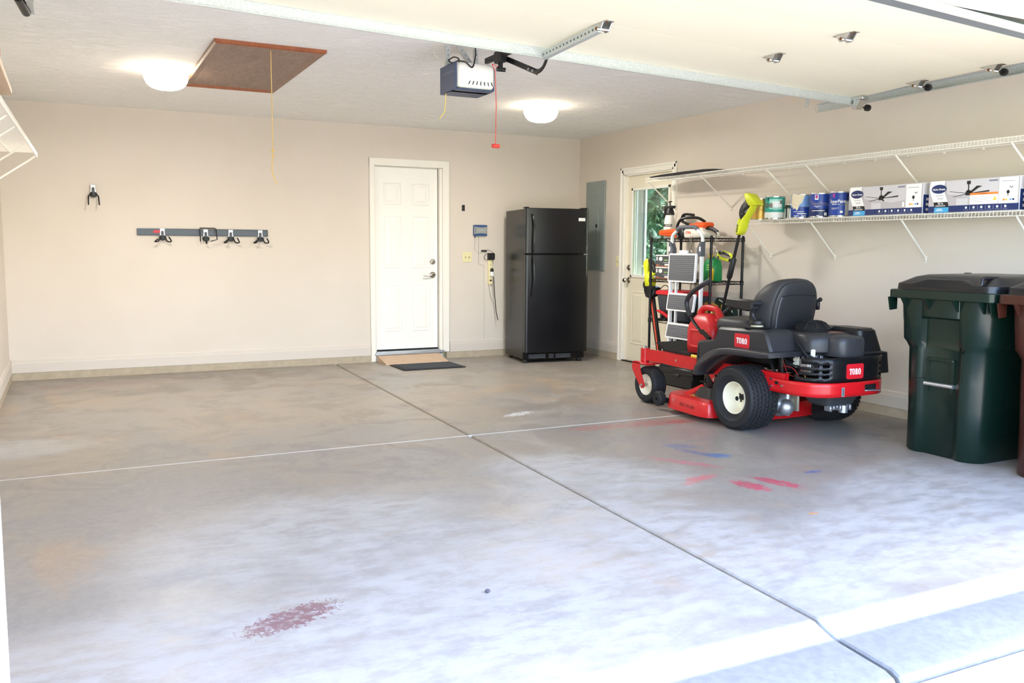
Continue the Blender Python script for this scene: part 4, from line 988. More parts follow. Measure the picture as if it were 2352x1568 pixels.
# lap bars
def lapbar(sgn, dy=0.0):
    x0 = sgn * .335
    P = [(sgn * .30, .565 + dy, 1.03), (x0, .63 + dy, .985), (x0, .74 + dy, .925), (x0, .795 + dy, .865), (x0, .785 + dy, .80), (x0, .745 + dy, .745)]
    g = MB().tube(spline(P, 5), .019, 10).build('lap_bar_grip', M_DARKP, MW)
    MB().tube(spline([(x0, .75 + dy, .75), (x0, .70 + dy, .70), (x0, .60 + dy, .625)], 4), .012, 8).build('lap_bar_tube', M_BLKMET, g)
    MB().loft([[(x0 + q, y, z) for y, z in ((.63 + dy, .645), (.60 + dy, .655), (.50 + dy, .60), (.51 + dy, .575))] for q in (-.012, .012)]).build('bracket', M_BLKMET, g)
lapbar(-1)
g_ = MB().tube(spline([(.315, .90, .835), (.335, 1.0, .803), (.335, 1.10, .755), (.335, 1.165, .70), (.335, 1.17, .645)], 5), .019, 10).build('lap_bar_grip', M_DARKP, MW)   # pushed forward
MB().tube(spline([(.335, 1.17, .65), (.335, 1.06, .60), (.335, .80, .575), (.335, .62, .56)], 4), .012, 8).build('lap_bar_tube', M_BLKMET, g_)
MB().box((.322, .50, .54), (.348, .66, .59), .004).build('bracket', M_BLKMET, g_)
# engine
M_CAST = mat('cast_aluminium', 'b9bcc0', 0.38, 0.85, var=.15, vscale=40)
en = MB().lathe([(.0, .45), (.165, .45), (.175, .48), (.175, .58), (.165, .60), (0, .60)], 28, (0, -.22, 0)).box((-.18, -.38, .44), (.18, -.05, .58), .02).build('engine', M_BLACKP, MW)
hsg = spline2([(-.205, -.40), (-.215, -.25), (-.19, -.08), (-.10, -.02), (.08, -.02), (.18, -.08), (.20, -.25), (.19, -.42), (.0, -.46)], 4)
MB().loft([[(x * k, -.22 + (y + .22) * k, z) for x, y in hsg] for k, z in ((.95, .60), (1.0, .612), (1.0, .675), (.96, .715), (.88, .73), (.6, .735))]).build('blower_housing', M_HOOD, en, 40)
scr = MB().lathe([(.118, .728), (.122, .742), (.112, .758), (.085, .785), (.055, .797), (0, .80)], 28, (-.01, -.20, 0)); so = scr.build('fan_screen', M_BLACKMAT, en)
mb = MB()
for k in range(9):
    a = 2 * PI * k / 9; mb.tube([(-.01 + r_ * math.cos(a), -.20 + r_ * math.sin(a), z + .004) for r_, z in ((.122, .742), (.112, .758), (.085, .785), (.055, .797), (.02, .80))], .004, 5)
for r_, z in ((.118, .752), (.10, .772), (.085, .786), (.07, .793), (.055, .798), (.04, .80)): mb.tube([(-.01 + r_ * math.cos(a), -.20 + r_ * math.sin(a), z + .003) for a in [2 * PI * k / 24 for k in range(24)]], .0025, 5, closed=True)
mb.build('screen_ribs', M_BLACKP, so)
afc = spline2([(-.10, -.53), (-.115, -.45), (-.08, -.375), (.10, -.37), (.15, -.42), (.155, -.50), (.10, -.555), (-.04, -.56)], 4)
MB().loft([[(x * k + .02 * (1 - k), -.46 + (y + .46) * k, z) for x, y in afc] for k, z in ((.95, .585), (.97, .592), (.97, .675), (.93, .705), (.82, .718), (.5, .725))]).build('air_filter_cover', mat('grey_engine_plastic', '353538', 0.38), en, 40)
MB().tube([(-.098, -.42, .60), (-.100, -.42, .675), (-.085, -.405, .715), (-.05, -.37, .736)], .006, 6).build('housing_seam', M_BLACKMAT, en)
for k in range(5): MB().box((-.19 + .012 * k, -.30 - .028 * k, .47 + .004 * k), (-.165 + .012 * k, -.29 - .028 * k, .585), .002).build('cooling_fin', M_CAST, en)
MB().cyl((-.205, -.20, .50), (-.225, -.20, .50), .035, n=16).build('starter_cup', M_BLACKP, en); MB().cyl((-.20, -.12, .44), (-.20, -.12, .58), .03, n=14).build('starter_motor', M_BLKMET, en)
for (y_, z_) in ((-.14, .66), (-.30, .64), (-.16, .56), (-.28, .57)): MB().cyl((-.205, y_, z_), (-.222, y_, z_), .007, n=8).build('bolt', M_STEEL, en)
patch('orange_print', [(-.03, -.40, .7335), (.10, -.40, .7335), (.10, -.33, .7362), (-.03, -.33, .7362)], mat('faded_orange_print', '8a5a4c', 0.5), en)
vc = MB().prism(rrect(-.335, .515, .10, .10, .02), 0, -.205, -.16, .006).build('valve_cover', M_CAST, en)
MB().prism(rrect(-.335, .515, .075, .075, .014), 0, -.211, -.204, .003).build('cover_face', mat('bright_cast', 'd6d8da', 0.3, 0.8), vc)
MB().cyl((-.18, -.25, .545), (-.215, -.25, .545), .014, n=10).cyl((-.18, -.25, .515), (-.215, -.25, .515), .014, n=10).box((-.20, -.275, .49), (-.19, -.23, .575), .003).build('gasket_flange', mat('cream_gasket', 'd8d2bc', 0.5), en)
MB().box((-.21, -.41, .565), (-.185, -.385, .63), .004).build('white_tag', M_DECAL_W, en)
MB().cyl((-.215, -.38, .40), (-.19, -.30, .48), .006, n=8).build('dipstick', mat('brass', 'b89a4e', 0.35, 0.9), en)
cb_ = MB().cyl((-.06, -.545, .545), (-.12, -.50, .545), .03, n=14).box((-.05, -.565, .53), (.02, -.53, .575), .006).cyl((.02, -.55, .555), (.06, -.56, .555), .018, n=10).cyl((.065, -.56, .54), (.065, -.56, .58), .012, n=8); cb_.build('carburettor', M_CAST, en)
MB().tube(spline([(-.17, -.05, .66), (-.215, -.16, .64), (-.225, -.30, .61), (-.20, -.43, .57), (-.12, -.53, .555), (-.06, -.55, .555)], 6), .008, 8).build('fuel_hose', M_RUBBER, en)
MB().tube(spline([(-.12, -.06, .735), (-.19, -.20, .705), (-.235, -.33, .63), (-.215, -.43, .53), (-.19, -.47, .50)], 6), .007, 8).build('throttle_cable', M_RUBBER, en)
MB().tube(spline([(-.16, -.08, .68), (-.21, -.12, .60), (-.23, -.20, .52), (-.2, -.28, .50)], 5), .007, 8).build('breather_hose', M_RUBBER, en)
MB().tube(spline([(-.25, -.18, .53), (-.27, -.24, .46), (-.26, -.30, .44), (-.25, -.36, .50)], 5), .003, 5).tube(spline([(-.24, -.15, .47), (-.28, -.22, .50), (-.27, -.30, .49), (-.27, -.36, .43)], 5), .003, 5).build('red_wire', mat('red_wire', 'a02824', 0.5), en)
# heat shield with exhaust at the right rear
MB().loft([[(x, y, z) for x, y in rrect(.22 + dx, -.36, w, l, .04)] for z, w, l, dx in ((.46, .30, .36, 0.02), (.60, .28, .34, .02), (.61, .22, .32, 0), (.75, .17, .28, -.02), (.765, .14, .25, -.02))]).build('heat_shield', M_BLACKP, MW, 35)
# bumper and slotted engine guard, wrapped around the tail
def tail_path(off=0.0):
    P = spline([(-.36 - off, -.10, 0), (-.365 - off, -.28, 0), (-.355 - off * .9, -.42, 0), (-.305 - off * .7, -.53 - off * .7, 0), (-.20, -.585 - off, 0), (-.05, -.597 - off, 0), (.05, -.597 - off, 0), (.20, -.585 - off, 0), (.305 + off * .7, -.53 - off * .7, 0), (.355 + off * .9, -.42, 0), (.365 + off, -.28, 0), (.36 + off, -.10, 0)], 5)
    return [(q.x, q.y) for q in P]
tp = tail_path()
def band(path, zlist, hole=lambda i, j: False, th=.006):
    mb = MB(); n = len(path)
    for j, z in enumerate(zlist): pass
    v = [(x, y, z) for z in zlist for x, y in path]; fs = []
    for j in range(len(zlist) - 1):
        for i in range(n - 1):
            if not hole(i, j): fs.append((j * n + i, j * n + i + 1, (j + 1) * n + i + 1, (j + 1) * n + i))
    return mb.add(v, fs)
def solid(o, th):
    m = o.modifiers.new('thickness', 'SOLIDIFY'); m.thickness = th; m.offset = 0
    return o
mid = len(tp) // 2
def bhole(i, j): return j == 1 and mid + 3 <= i <= mid + 6
bm_ = solid(band(tp, [.300, .326, .372, .395], bhole).build('rear_bumper', M_RED, MW, 40, fix=False), .007)
for (x_, y_, z_) in ((-.368, -.20, .385), (-.368, -.20, .335), (-.366, -.30, .35)): MB().cyl((x_, y_, z_), (x_ - .010, y_, z_), .009, n=8).build('bolt', M_STEEL, bm_)
MB().box((-.372, -.265, .355), (-.368, -.235, .375)).build('slot', M_BLACKMAT, bm_)
hx0, hx1 = tp[mid + 3][0], tp[mid + 7][0]
MB().box((hx0 - .01, -.575, .31), (hx1 + .01, -.535, .39)).build('hitch_recess', M_BLACKMAT, bm_)
MB().prism([(hx0 - .005, -.56), (hx1 + .005, -.56), (hx1 + .015, -.61), (hx1 - .01, -.625), (hx0 + .02, -.60)], 2, .328, .334).build('hitch_tab', M_CAST, bm_)
ty = [q for q in tp if q[0] < -.12][-1][1]
patch('serial_sticker', [(-.135, -.600, .305), (-.11, -.602, .305), (-.11, -.602, .365), (-.135, -.600, .365)], mat('silver_sticker', '9ea2a4', 0.4, 0.3), bm_)
for k in range(5): patch('sticker_bar', [(-.131, -.6026, .312 + k * .010), (-.114, -.6028, .312 + k * .010), (-.114, -.6028, .317 + k * .010), (-.131, -.6026, .317 + k * .010)], M_BLACKMAT, bm_)
gp = tail_path(-.004); gz = [.398, .428, .443, .462, .477, .498, .516, .560]
g0, g1 = 9, len(gp) - 1 - 9
def ghole(i, j):
    if j not in (1, 3, 5): return False
    k = i if i < len(gp) / 2 else len(gp) - 2 - i
    return k in (10, 11, 12, 13, 14, 15) or k in (17, 18)
gpath = gp
def cut(i, j): return i < g0 + j // 2 * 0 or i >= g1 or ghole(i, j)
gm = band(gpath, gz, lambda i, j: i < 9 + (1 if j >= 2 else 0) + (1 if j >= 5 else 0) or i >= len(gp) - 1 - 9 or ghole(i, j))
gd_ = solid(gm.build('engine_guard', M_BLKMET, MW, 40, fix=False), .005)
DYR = -.5995
MB().prism(rrect(-.02, .468, .15, .10, .014), 1, DYR + .006, DYR - .002).build('rear_decal', M_DECAL_RED, gd_)
serif_word('lettering', (-.022, DYR - .0028, .467), (1, 0, 0), (0, 0, 1), .040, M_DECAL_W, gd_, 1.0)
MB().tube([(-.33, -.12, .53), (-.34, -.24, .36)], .011, 8).build('fender_strut', M_BLKMET, MW)
# transmission and underside
tx = MB().lathe([(0, -.10), (.055, -.10), (.062, -.09), (.062, -.04), (.075, -.035), (.075, .0), (.068, .005), (.068, .055), (.05, .07), (0, .07)], 24, (-.18, -.10, .195), (1, 0, 0)).sphere((-.20, -.17, .17), (.055, .055, .06), 16, 10).sphere((-.16, -.06, .13), (.06, .07, .045), 16, 10)
tx.cyl((-.18, -.16, .11), (-.18, -.16, .30), .022, n=12).build('transmission', M_CAST, MW, 50)
txo = MW.children[-1]
MB().box((-.135, -.215, .14), (-.115, -.14, .285), .006).build('mount_plate', mat('tan_cast', 'a59c8c', 0.5, 0.5), txo)
for z_ in (.15, .18, .21, .24): MB().lathe([(.07, -.002), (.078, -.002), (.078, .002), (.07, .002)], 20, (-.20 + (z_ - .15) * .5, -.10, .195), (1, 0, 0)).build('casting_rib', M_CAST, txo)
MB().loft([[(x, y, z) for x, y in rrect(.02, -.36, w, l, .04)] for z, w, l in ((.205, .20, .14), (.22, .25, .20), (.28, .30, .26), (.315, .32, .28))]).build('oil_pan', mat('grey_cast_pan', '4a4d51', 0.5, 0.5), MW, 35)
mb = MB()
for k in range(7): mb.box((-.08 + k * .03, -.46, .175 + .01 * (k % 3)), (-.06 + k * .03, -.40, .215), .004)
mb.cyl((.06, -.44, .16), (.06, -.44, .21), .03, n=12); mb.build('drive_pulley_housing', M_CAST, MW)
MB().box((-.28, -.32, .335), (.28, .10, .36), .004).build('engine_plate', M_BLKMET, MW)
# mower deck
dk = spline2([(-.53, .27), (-.54, .55), (-.52, .74), (-.42, .86), (-.22, .87), (0, .83), (.22, .87), (.42, .86), (.52, .76), (.545, .55), (.54, .30), (.30, .22), (.27, .05), (-.27, .05), (-.30, .22)], 4)
MB().loft([[(x * k, .5 + (y - .5) * k, z) for x, y in dk] for k, z in ((1.005, .042), (1.005, .054), (.99, .056), (.985, .130), (.96, .150), (.90, .157), (.5, .161))]).build('mower_deck', M_RED, MW, 35)
dko = MW.children[-1]
MB().loft([[(x, y, z) for x, y in rrect(-.30, .44, w, l, .05)] for z, w, l in ((.157, .30, .24), (.175, .29, .23), (.235, .24, .19), (.245, .20, .16))]).build('belt_cover', M_BLACKP, dko, 35)
MB().loft([[(x, y, z) for x, y in rrect(.30, .44, w, l, .05)] for z, w, l in ((.157, .30, .24), (.175, .29, .23), (.235, .24, .19), (.245, .20, .16))]).build('belt_cover', M_BLACKP, dko, 35)
MB().prism([(.70, .155), (.62, .155), (.46, .24), (.48, .255)], 0, -.42, -.41).build('hanger_plate', M_RED, dko)
MB().lathe([(0, -.03), (.05, -.03), (.058, -.02), (.058, .02), (.05, .03), (0, .03)], 20, (-.50, .90, .088), (1, 0, 0)).build('gauge_wheel', M_RUBBER, dko); MB().cyl((-.54, .90, .088), (-.47, .90, .088), .012, n=10).box((-.475, .80, .06), (-.465, .91, .10)).build('gauge_wheel_bracket', M_BLKMET, dko)
rec_ = text('lettering', 'RECYCLER', .034, (-.5355, .50, .095), (0, -1, 0), (0, 0, 1), mat('dark_print', '3a1414', 0.5), dko, 1.2)
lft_ = sorted([(y_, x_) for x_, y_ in dk if x_ < -.4 and .25 < y_ < .85])
for v_ in rec_.data.vertices:
    yy = .5 + (v_.co.y - .5) / .9875
    for (ya, xa), (yb, xb) in zip(lft_, lft_[1:]):
        if ya <= yy <= yb: v_.co.x = (xa + (xb - xa) * (yy - ya) / max(yb - ya, 1e-6)) * .9885 - .0012; break
MB().lathe([(0, .002), (.010, .002), (.010, 0)], 14, (-.534, .385, .098), (-1, 0, 0)).build('round_badge', M_DECAL_W, dko)
MB().cyl((-.525, .66, .115), (-.538, .66, .115), .007, n=8).build('bolt', M_STEEL, dko)
patch('warning_sticker', [(-.46, .58, .1605), (-.40, .58, .1605), (-.40, .48, .1605), (-.46, .48, .1605)], mat('yellow_sticker', 'd8a83a', 0.5), dko)
MB().cyl((-.33, .46, .36), (-.40, .30, .24), .005, n=6).build('lift_rod', M_STEEL, MW)

# red gas can riding on the foot pan
GC = thing('gas_can', 'red plastic gas can standing on the mower foot pan', 'gas can', (-1.045, -3.82, .436))
def canring(z, w, l, y0, r): return [(x, y, z) for x, y in rrect(0, y0, w, l, r, 4)]
MB().loft([canring(0, .21, .30, .0, .035), canring(.008, .235, .33, .0, .045), canring(.06, .245, .34, 0, .05), canring(.18, .245, .34, 0, .05), canring(.225, .235, .32, 0.0, .05), canring(.265, .20, .26, .015, .05), canring(.30, .15, .19, .03, .045), canring(.318, .08, .15, .03, .035)]).build('body', M_REDP, GC, 60)
MB().tube(spline([(0, .135, .26), (0, .12, .33), (0, .07, .362), (0, -.02, .362), (0, -.08, .345), (0, -.12, .27)], 5), [.036, .034, .032, .03, .028, .027] + [.025] * 15 + [.027, .03, .034, .036, .038], 10).build('handle', M_REDP, GC)
MB().tube(spline([(0, -.10, .25), (0, -.15, .26), (0, -.185, .245)], 4), [.045, .043, .04, .038, .034, .032, .03, .03, .028], 12).build('spout_neck', M_REDP, GC)
pr = MB()
for ins, dx in ((0, -.1235), (.006, -.130), (.014, -.130), (.02, -.118)):
    pr.v += []
rg = [[(dx, y, z) for y, z in rrect(.0, .12, .22 - 2 * ins, .15 - 2 * ins, .02)] for ins, dx in ((0, -.121), (.006, -.129), (.014, -.129), (.02, -.123))]
MB().loft(rg, cap=False).build('embossed_panel', M_REDP, GC, 50)

en.location = (0, 0, -.03)
for o_ in MW.children:
    if o_.name.startswith('heat_shield'): o_.location = (0, 0, -.03)

# ================================================================ WHEELED CARTS
def cart(label, loc, M_body, M_lid):
    """front faces -x (into the room), hinge side towards the wall; local x depth, y width"""
    t = thing('wheeled_cart', label, 'trash cart', loc, group='wheeled trash carts')
    H_ = 1.0
    def sect(d, w, r, z, rec=0.0, rw=.20, x0=0.0):
        """plan outline of the body; rec = depth of the recess in the middle of the front"""
        out = []
        hw_ = w / 2
        for a in range(0, 91, 18): out.append((x0 + r - r * math.cos(math.radians(a)), hw_ - r + r * math.sin(math.radians(a)), z))
        for a in range(90, -1, -18): out.append((x0 + d - .05 + .05 * math.cos(math.radians(a)), hw_ - .05 + .05 * math.sin(math.radians(a)), z))
        for a in range(0, 91, 18): out.append((x0 + d - .05 + .05 * math.cos(math.radians(a)), -hw_ + .05 - .05 * math.sin(math.radians(a)), z))
        for a in range(90, -1, -18): out.append((x0 + r - r * math.cos(math.radians(a)), -hw_ + r - r * math.sin(math.radians(a)), z))
        yr = rw / 2
        for y, dx in ((-yr - .045, .0), (-yr - .012, .012), (-yr, rec), (yr, rec), (yr + .012, .012), (yr + .045, .0)):
            out.append((x0 + (dx if rec > 0 else 0), y, z))
        return out
    lv = [(.0, .64, .52, .11, .022, .21, .045), (.012, .66, .54, .12, .022, .21, .035), (.30, .68, .55, .13, .022, .21, .03), (.47, .69, .56, .13, .022, .21, .025), (.475, .69, .56, .13, .022, .235, .025), (.655, .70, .57, .13, .022, .235, .025),
          (.685, .715, .595, .12, .032, .235, .022), (.71, .735, .625, .12, .045, .235, .010), (.82, .745, .64, .12, .045, .235, .008), (.845, .745, .645, .12, .045, .235, .006), (.86, .745, .645, .12, .002, .235, .005), (.99, .76, .66, .12, .002, .235, .0)]
    b = MB().loft([sect(d, w, r, z, rec, rw, x0) for z, d, w, r, rec, rw, x0 in lv]).build('body', M_body, t, 40)
    # rim
    MB().loft([[(x, y, z) for x, y in rrect(.38, 0, d, w, .05)] for z, d, w in ((.965, .80, .72), (.97, .81, .735), (1.016, .81, .735), (1.020, .80, .72))]).build('rim', M_body, b, 40)
    for y in (-.29, -.12, .08, .24):
        MB().prism([(-.045, .97), (.02, .97), (.02, .90), (.008, .90)], 1, y - .006, y + .006).build('rib', M_body, b)
    for y in (-.355, .345):
        MB().loft([[(-.03, y, .97), (.05, y, .97), (.05, y, .89), (-.01, y, .885)], [(-.03, y + .008, .97), (.05, y + .008, .97), (.05, y + .008, .89), (-.01, y + .008, .885)]]).build('corner_gusset', M_body, b)
    # catch bar in its pocket
    pk = MB(); 
    for y in (-.085, .085): pk.loft([[(.042, y - .012, .40), (.040, y - .012, .60), (.06, y - .012, .60), (.06, y - .012, .40)], [(.040, y + .012, .40), (.038, y + .012, .60), (.06, y + .012, .60), (.06, y + .012, .40)]])
    pk.box((.036, -.09, .585), (.06, .09, .61), .004); pk.build('pocket_frame', M_body, b)
    MB().cyl((.036, -.10, .445), (.036, .10, .445), .013, n=14).build('catch_bar', M_ALU, t)
    # lid
    lid = MB()
    L_ = [(1.012, .79, .70, .40), (1.058, .785, .69, .40), (1.070, .76, .65, .41), (1.100, .69, .58, .44), (1.114, .60, .50, .46), (1.118, .42, .36, .48)]
    lid.loft([[(x, y, z) for x, y in rrect(cx, 0, d, w, .07)] for z, d, w, cx in L_]); lo = lid.build('lid', M_lid, t, 45)
    MB().loft([[(x, y, z) for x, y in rrect(.13, 0, d, w, .04)] for z, d, w in ((1.04, .26, .60), (1.085, .22, .30), (1.09, .18, .26))]).build('lid_nose', M_lid, lo, 45)
    MB().tube([(.02, .05 + -.30, 1.055), (.03, -.25, 1.10), (.05, -.25, 1.105), (.16, -.25, 1.105), (.18, -.25, 1.10), (.20, -.25, 1.055)], .012, 8).build('lid_handle', M_lid, lo)
    MB().box((.60, .25, 1.05), (.64, .30, 1.12), .008).build('hinge_lug', M_lid, lo)
    for y in (-.22, .22):
        MB().lathe([(0, -.035), (.10, -.035), (.125, -.025), (.125, .025), (.10, .035), (0, .035)], 24, (.66, y + (.045 if y > 0 else -.045), .125), (0, 1, 0)).build('wheel', M_RUBBER, t)
    MB().cyl((.66, -.26, .125), (.66, .26, .125), .012, n=10).build('axle', M_STEEL, t)
    return t
M_GRN = mat('dark_green_polyethylene', '0d2019', 0.26, var=.10, vscale=3, bump=0.05, bscale=120); M_BRN = mat('brown_polyethylene', '3c1d15', 0.28, var=.10, vscale=3, bump=0.05, bscale=120); M_LIDB = mat('black_lid_plastic', '161619', 0.30, bump=0.05, bscale=120)
cart('dark green wheeled trash cart with a black lid beside the mower', (-.895, -5.76, 0), M_GRN, M_LIDB)
cart('brown wheeled trash cart with a black lid at the right picture edge', (-.895, -6.505, 0), M_BRN, M_LIDB)

# ================================================================ PAINT CANS AND FAN BOXES
ZS = 1.5195
def can(label, y, r, h, M_body, bands, m_lid=M_STEEL, x=-.17, bail=True):
    t = thing('paint_can', label, 'paint can', (x, y, ZS), group='paint cans on the lower shelf')
    MB().lathe([(0, .003), (r * .97, .003), (r, 0), (r * 1.01, .004), (r, .008), (r, h - .012), (r * 1.012, h - .006), (r * 1.0, h), (r * .9, h), (r * .88, h - .006), (0, h - .005)], 32).build('can_body', m_lid, t)
    for (z0, z1, mm, a0, a1) in bands:
        mb = MB(); n = 28; rings = []
        for k in range(n + 1):
            a = math.radians(a0 + (a1 - a0) * k / n); rings.append([((r + .0008) * math.cos(a), (r + .0008) * math.sin(a), z0), ((r + .0008) * math.cos(a), (r + .0008) * math.sin(a), z1)])
        v = [p for q in rings for p in q]; mb.add(v, [(2 * k, 2 * k + 2, 2 * k + 3, 2 * k + 1) for k in range(n)])
        mb.build('label_print', mm, t, 60, fix=False)
    if bail:
        MB().tube([(r * 1.02 * math.cos(math.radians(a)), r * 1.02 * math.sin(math.radians(a)), h * .72 - .05 * math.sin(math.radians((a - 150) / 170 * 180))) for a in range(150, 321, 17)], .0016, 5).build('bail_handle', M_STEEL, t)
    return t
FA = 222.0                                                # direction facing the camera, degrees
def on_can(t, r, z, ang, body, size, m, sx=.9, bold=0.0):
    """lettering bent round the can"""
    o = text('lettering', body, size, (0, 0, 0), (1, 0, 0), (0, 1, 0), m, t, sx, bold)
    for v in o.data.vertices:
        a = math.radians(ang) + v.co.x / r; zz = z + v.co.y; v.co = ((r + .0016) * math.cos(a), (r + .0016) * math.sin(a), zz)
    return o
def arc_patch(t, r, a0, a1, z0, z1, m, name='label_print', d=.0012):
    mb = MB(); n = 8; v = []
    for k in range(n + 1):
        a = math.radians(a0 + (a1 - a0) * k / n); v += [((r + d) * math.cos(a), (r + d) * math.sin(a), z0), ((r + d) * math.cos(a), (r + d) * math.sin(a), z1)]
    return mb.add(v, [(2 * k, 2 * k + 2, 2 * k + 3, 2 * k + 1) for k in range(n)]).build(name, m, t, 60, fix=False)
C_GOLD = mat('gold_label', 'c39a4a', 0.35, 0.4, var=.2, vscale=30); C_TEAL = mat('teal_label', '2f9c8e', 0.4, var=.15, vscale=15); C_WHITE = mat('white_label', 'eceeee', 0.45); C_BLUE = mat('blue_label', '1c3f9a', 0.35, var=.15, vscale=20)
C_NAVY = mat('navy_label', '14245c', 0.35, var=.15, vscale=25); C_CREAM = mat('cream_paint_drip', 'e0d3b8', 0.5); C_BROWN = mat('brown_letters', '6b3a2c', 0.5); C_DKGR = mat('dark_green_label', '20382f', 0.4); C_SILV = mat('silver_label', 'c2c6c4', 0.3, 0.5, var=.2, vscale=60); C_PINK = mat('magenta_logo', 'b0388c', 0.4); C_LTEAL = mat('pale_teal_label', 'a9e0d6', 0.4); C_LBLUE = mat('light_blue_label', '6f9ad6', 0.4)
RG, HG = .0825, .195
can('gold paint can at the far left end of the lower shelf behind the trimmer handle', -3.408, .0775, .185, M_STEEL, [(.006, .175, C_GOLD, 100, 340)], x=-.205)
t = can('teal and white paint can with brown letters HB on the lower shelf', -3.575, RG, HG, M_STEEL, [(.012, .060, C_WHITE, 100, 340), (.060, .185, C_TEAL, 100, 340)], x=-.195)
arc_patch(t, RG, FA - 28, FA + 48, .082, .168, C_LTEAL); arc_patch(t, RG, FA - 12, FA + 44, .10, .15, C_WHITE, d=.0014); on_can(t, RG + .0008, .115, FA - 34, 'CHB', .05, C_BROWN, .8, .001); arc_patch(t, RG, FA - 42, FA - 32, .158, .182, C_NAVY, d=.0016); arc_patch(t, RG, FA - 42, FA - 6, .066, .086, C_TEAL, d=.0016); arc_patch(t, RG, FA + 34, FA + 50, .128, .158, mat('grey_seal', '6c7470', 0.4), d=.0016)
t = can('small quart can with a silver and dark green label on the lower shelf', -3.735, .052, .125, M_STEEL, [(.01, .085, C_SILV, 100, 340), (.085, .115, C_DKGR, 100, 340)], x=-.165, bail=False)
on_can(t, .0535, .082, FA - 8, 'Em', .024, C_WHITE, .9); arc_patch(t, .052, FA - 48, FA - 30, .01, .085, C_DKGR)
t = can('blue paint can with cream paint dripped down its label', -3.877, RG, HG, M_STEEL, [(.012, .09, C_BLUE, 100, 340), (.09, .185, C_LBLUE, 100, 340)], x=-.19)
mb = MB(); v = []
for k in range(25):
    a_ = math.radians(FA - 64 + 88 * k / 24); zb = .082 + .010 * math.sin(k * .9) + .012 * math.sin(k * .37 + 1) + max(0, k - 13) ** 1.6 * .0022
    v += [((RG + .002) * math.cos(a_), (RG + .002) * math.sin(a_), min(zb, .187)), ((RG + .002) * math.cos(a_), (RG + .002) * math.sin(a_), .188)]
mb.add(v, [(2 * k, 2 * k + 2, 2 * k + 3, 2 * k + 1) for k in range(24)]).build('paint_drip', C_CREAM, t, 60, fix=False)
arc_patch(t, RG, FA - 40, FA + 20, .052, .056, C_WHITE, d=.0016); arc_patch(t, RG, FA - 20, FA + 34, .034, .041, C_WHITE, d=.0016); arc_patch(t, RG, FA - 38, FA - 8, .018, .023, C_WHITE, d=.0016); arc_patch(t, RG, FA + 4, FA + 30, .016, .022, C_WHITE, d=.0016)
t = can('deep blue paint can with a magenta logo, right of the cream-dripped can', -4.081, RG, HG, M_STEEL, [(.012, .07, C_NAVY, 100, 340), (.07, .185, C_BLUE, 100, 340)], x=-.19)
arc_patch(t, RG, FA - 28, FA - 8, .140, .180, C_WHITE); arc_patch(t, RG, FA - 24, FA - 12, .150, .178, C_PINK, d=.002); on_can(t, RG, .112, FA - 2, 'SuperPaint', .036, mat('bronze_letters', '9a8f86', 0.4), .8); arc_patch(t, RG, FA - 34, FA + 14, .088, .091, C_WHITE, d=.0016); arc_patch(t, RG, FA - 22, FA - 6, .080, .083, C_WHITE, d=.0016); arc_patch(t, RG, FA - 44, FA + 28, .052, .057, C_WHITE, d=.0016); arc_patch(t, RG, FA - 16, FA, .014, .019, C_WHITE, d=.0016); arc_patch(t, RG, FA + 24, FA + 40, .016, .040, C_WHITE)
t = can('blue paint can lettered Paint with a grey tag, next to the fan boxes', -4.287, RG, HG, M_STEEL, [(.012, .185, C_BLUE, 100, 340)], x=-.19)
on_can(t, RG, .118, FA - 14, 'SuperPaint', .036, C_WHITE, .8, .0006); arc_patch(t, RG, FA - 44, FA - 2, .094, .098, C_WHITE, d=.0016); arc_patch(t, RG, FA - 46, FA - 4, .066, .070, C_SILV, d=.0016); arc_patch(t, RG, FA - 46, FA - 16, .058, .061, C_SILV, d=.0016); arc_patch(t, RG, FA + 2, FA + 16, .030, .046, C_WHITE, d=.0016); arc_patch(t, RG, FA + 26, FA + 62, .012, .122, C_SILV, 'grey_tag', .002); arc_patch(t, RG, FA + 30, FA + 60, .125, .185, C_NAVY); arc_patch(t, RG, FA - 40, FA - 28, .150, .180, C_PINK)

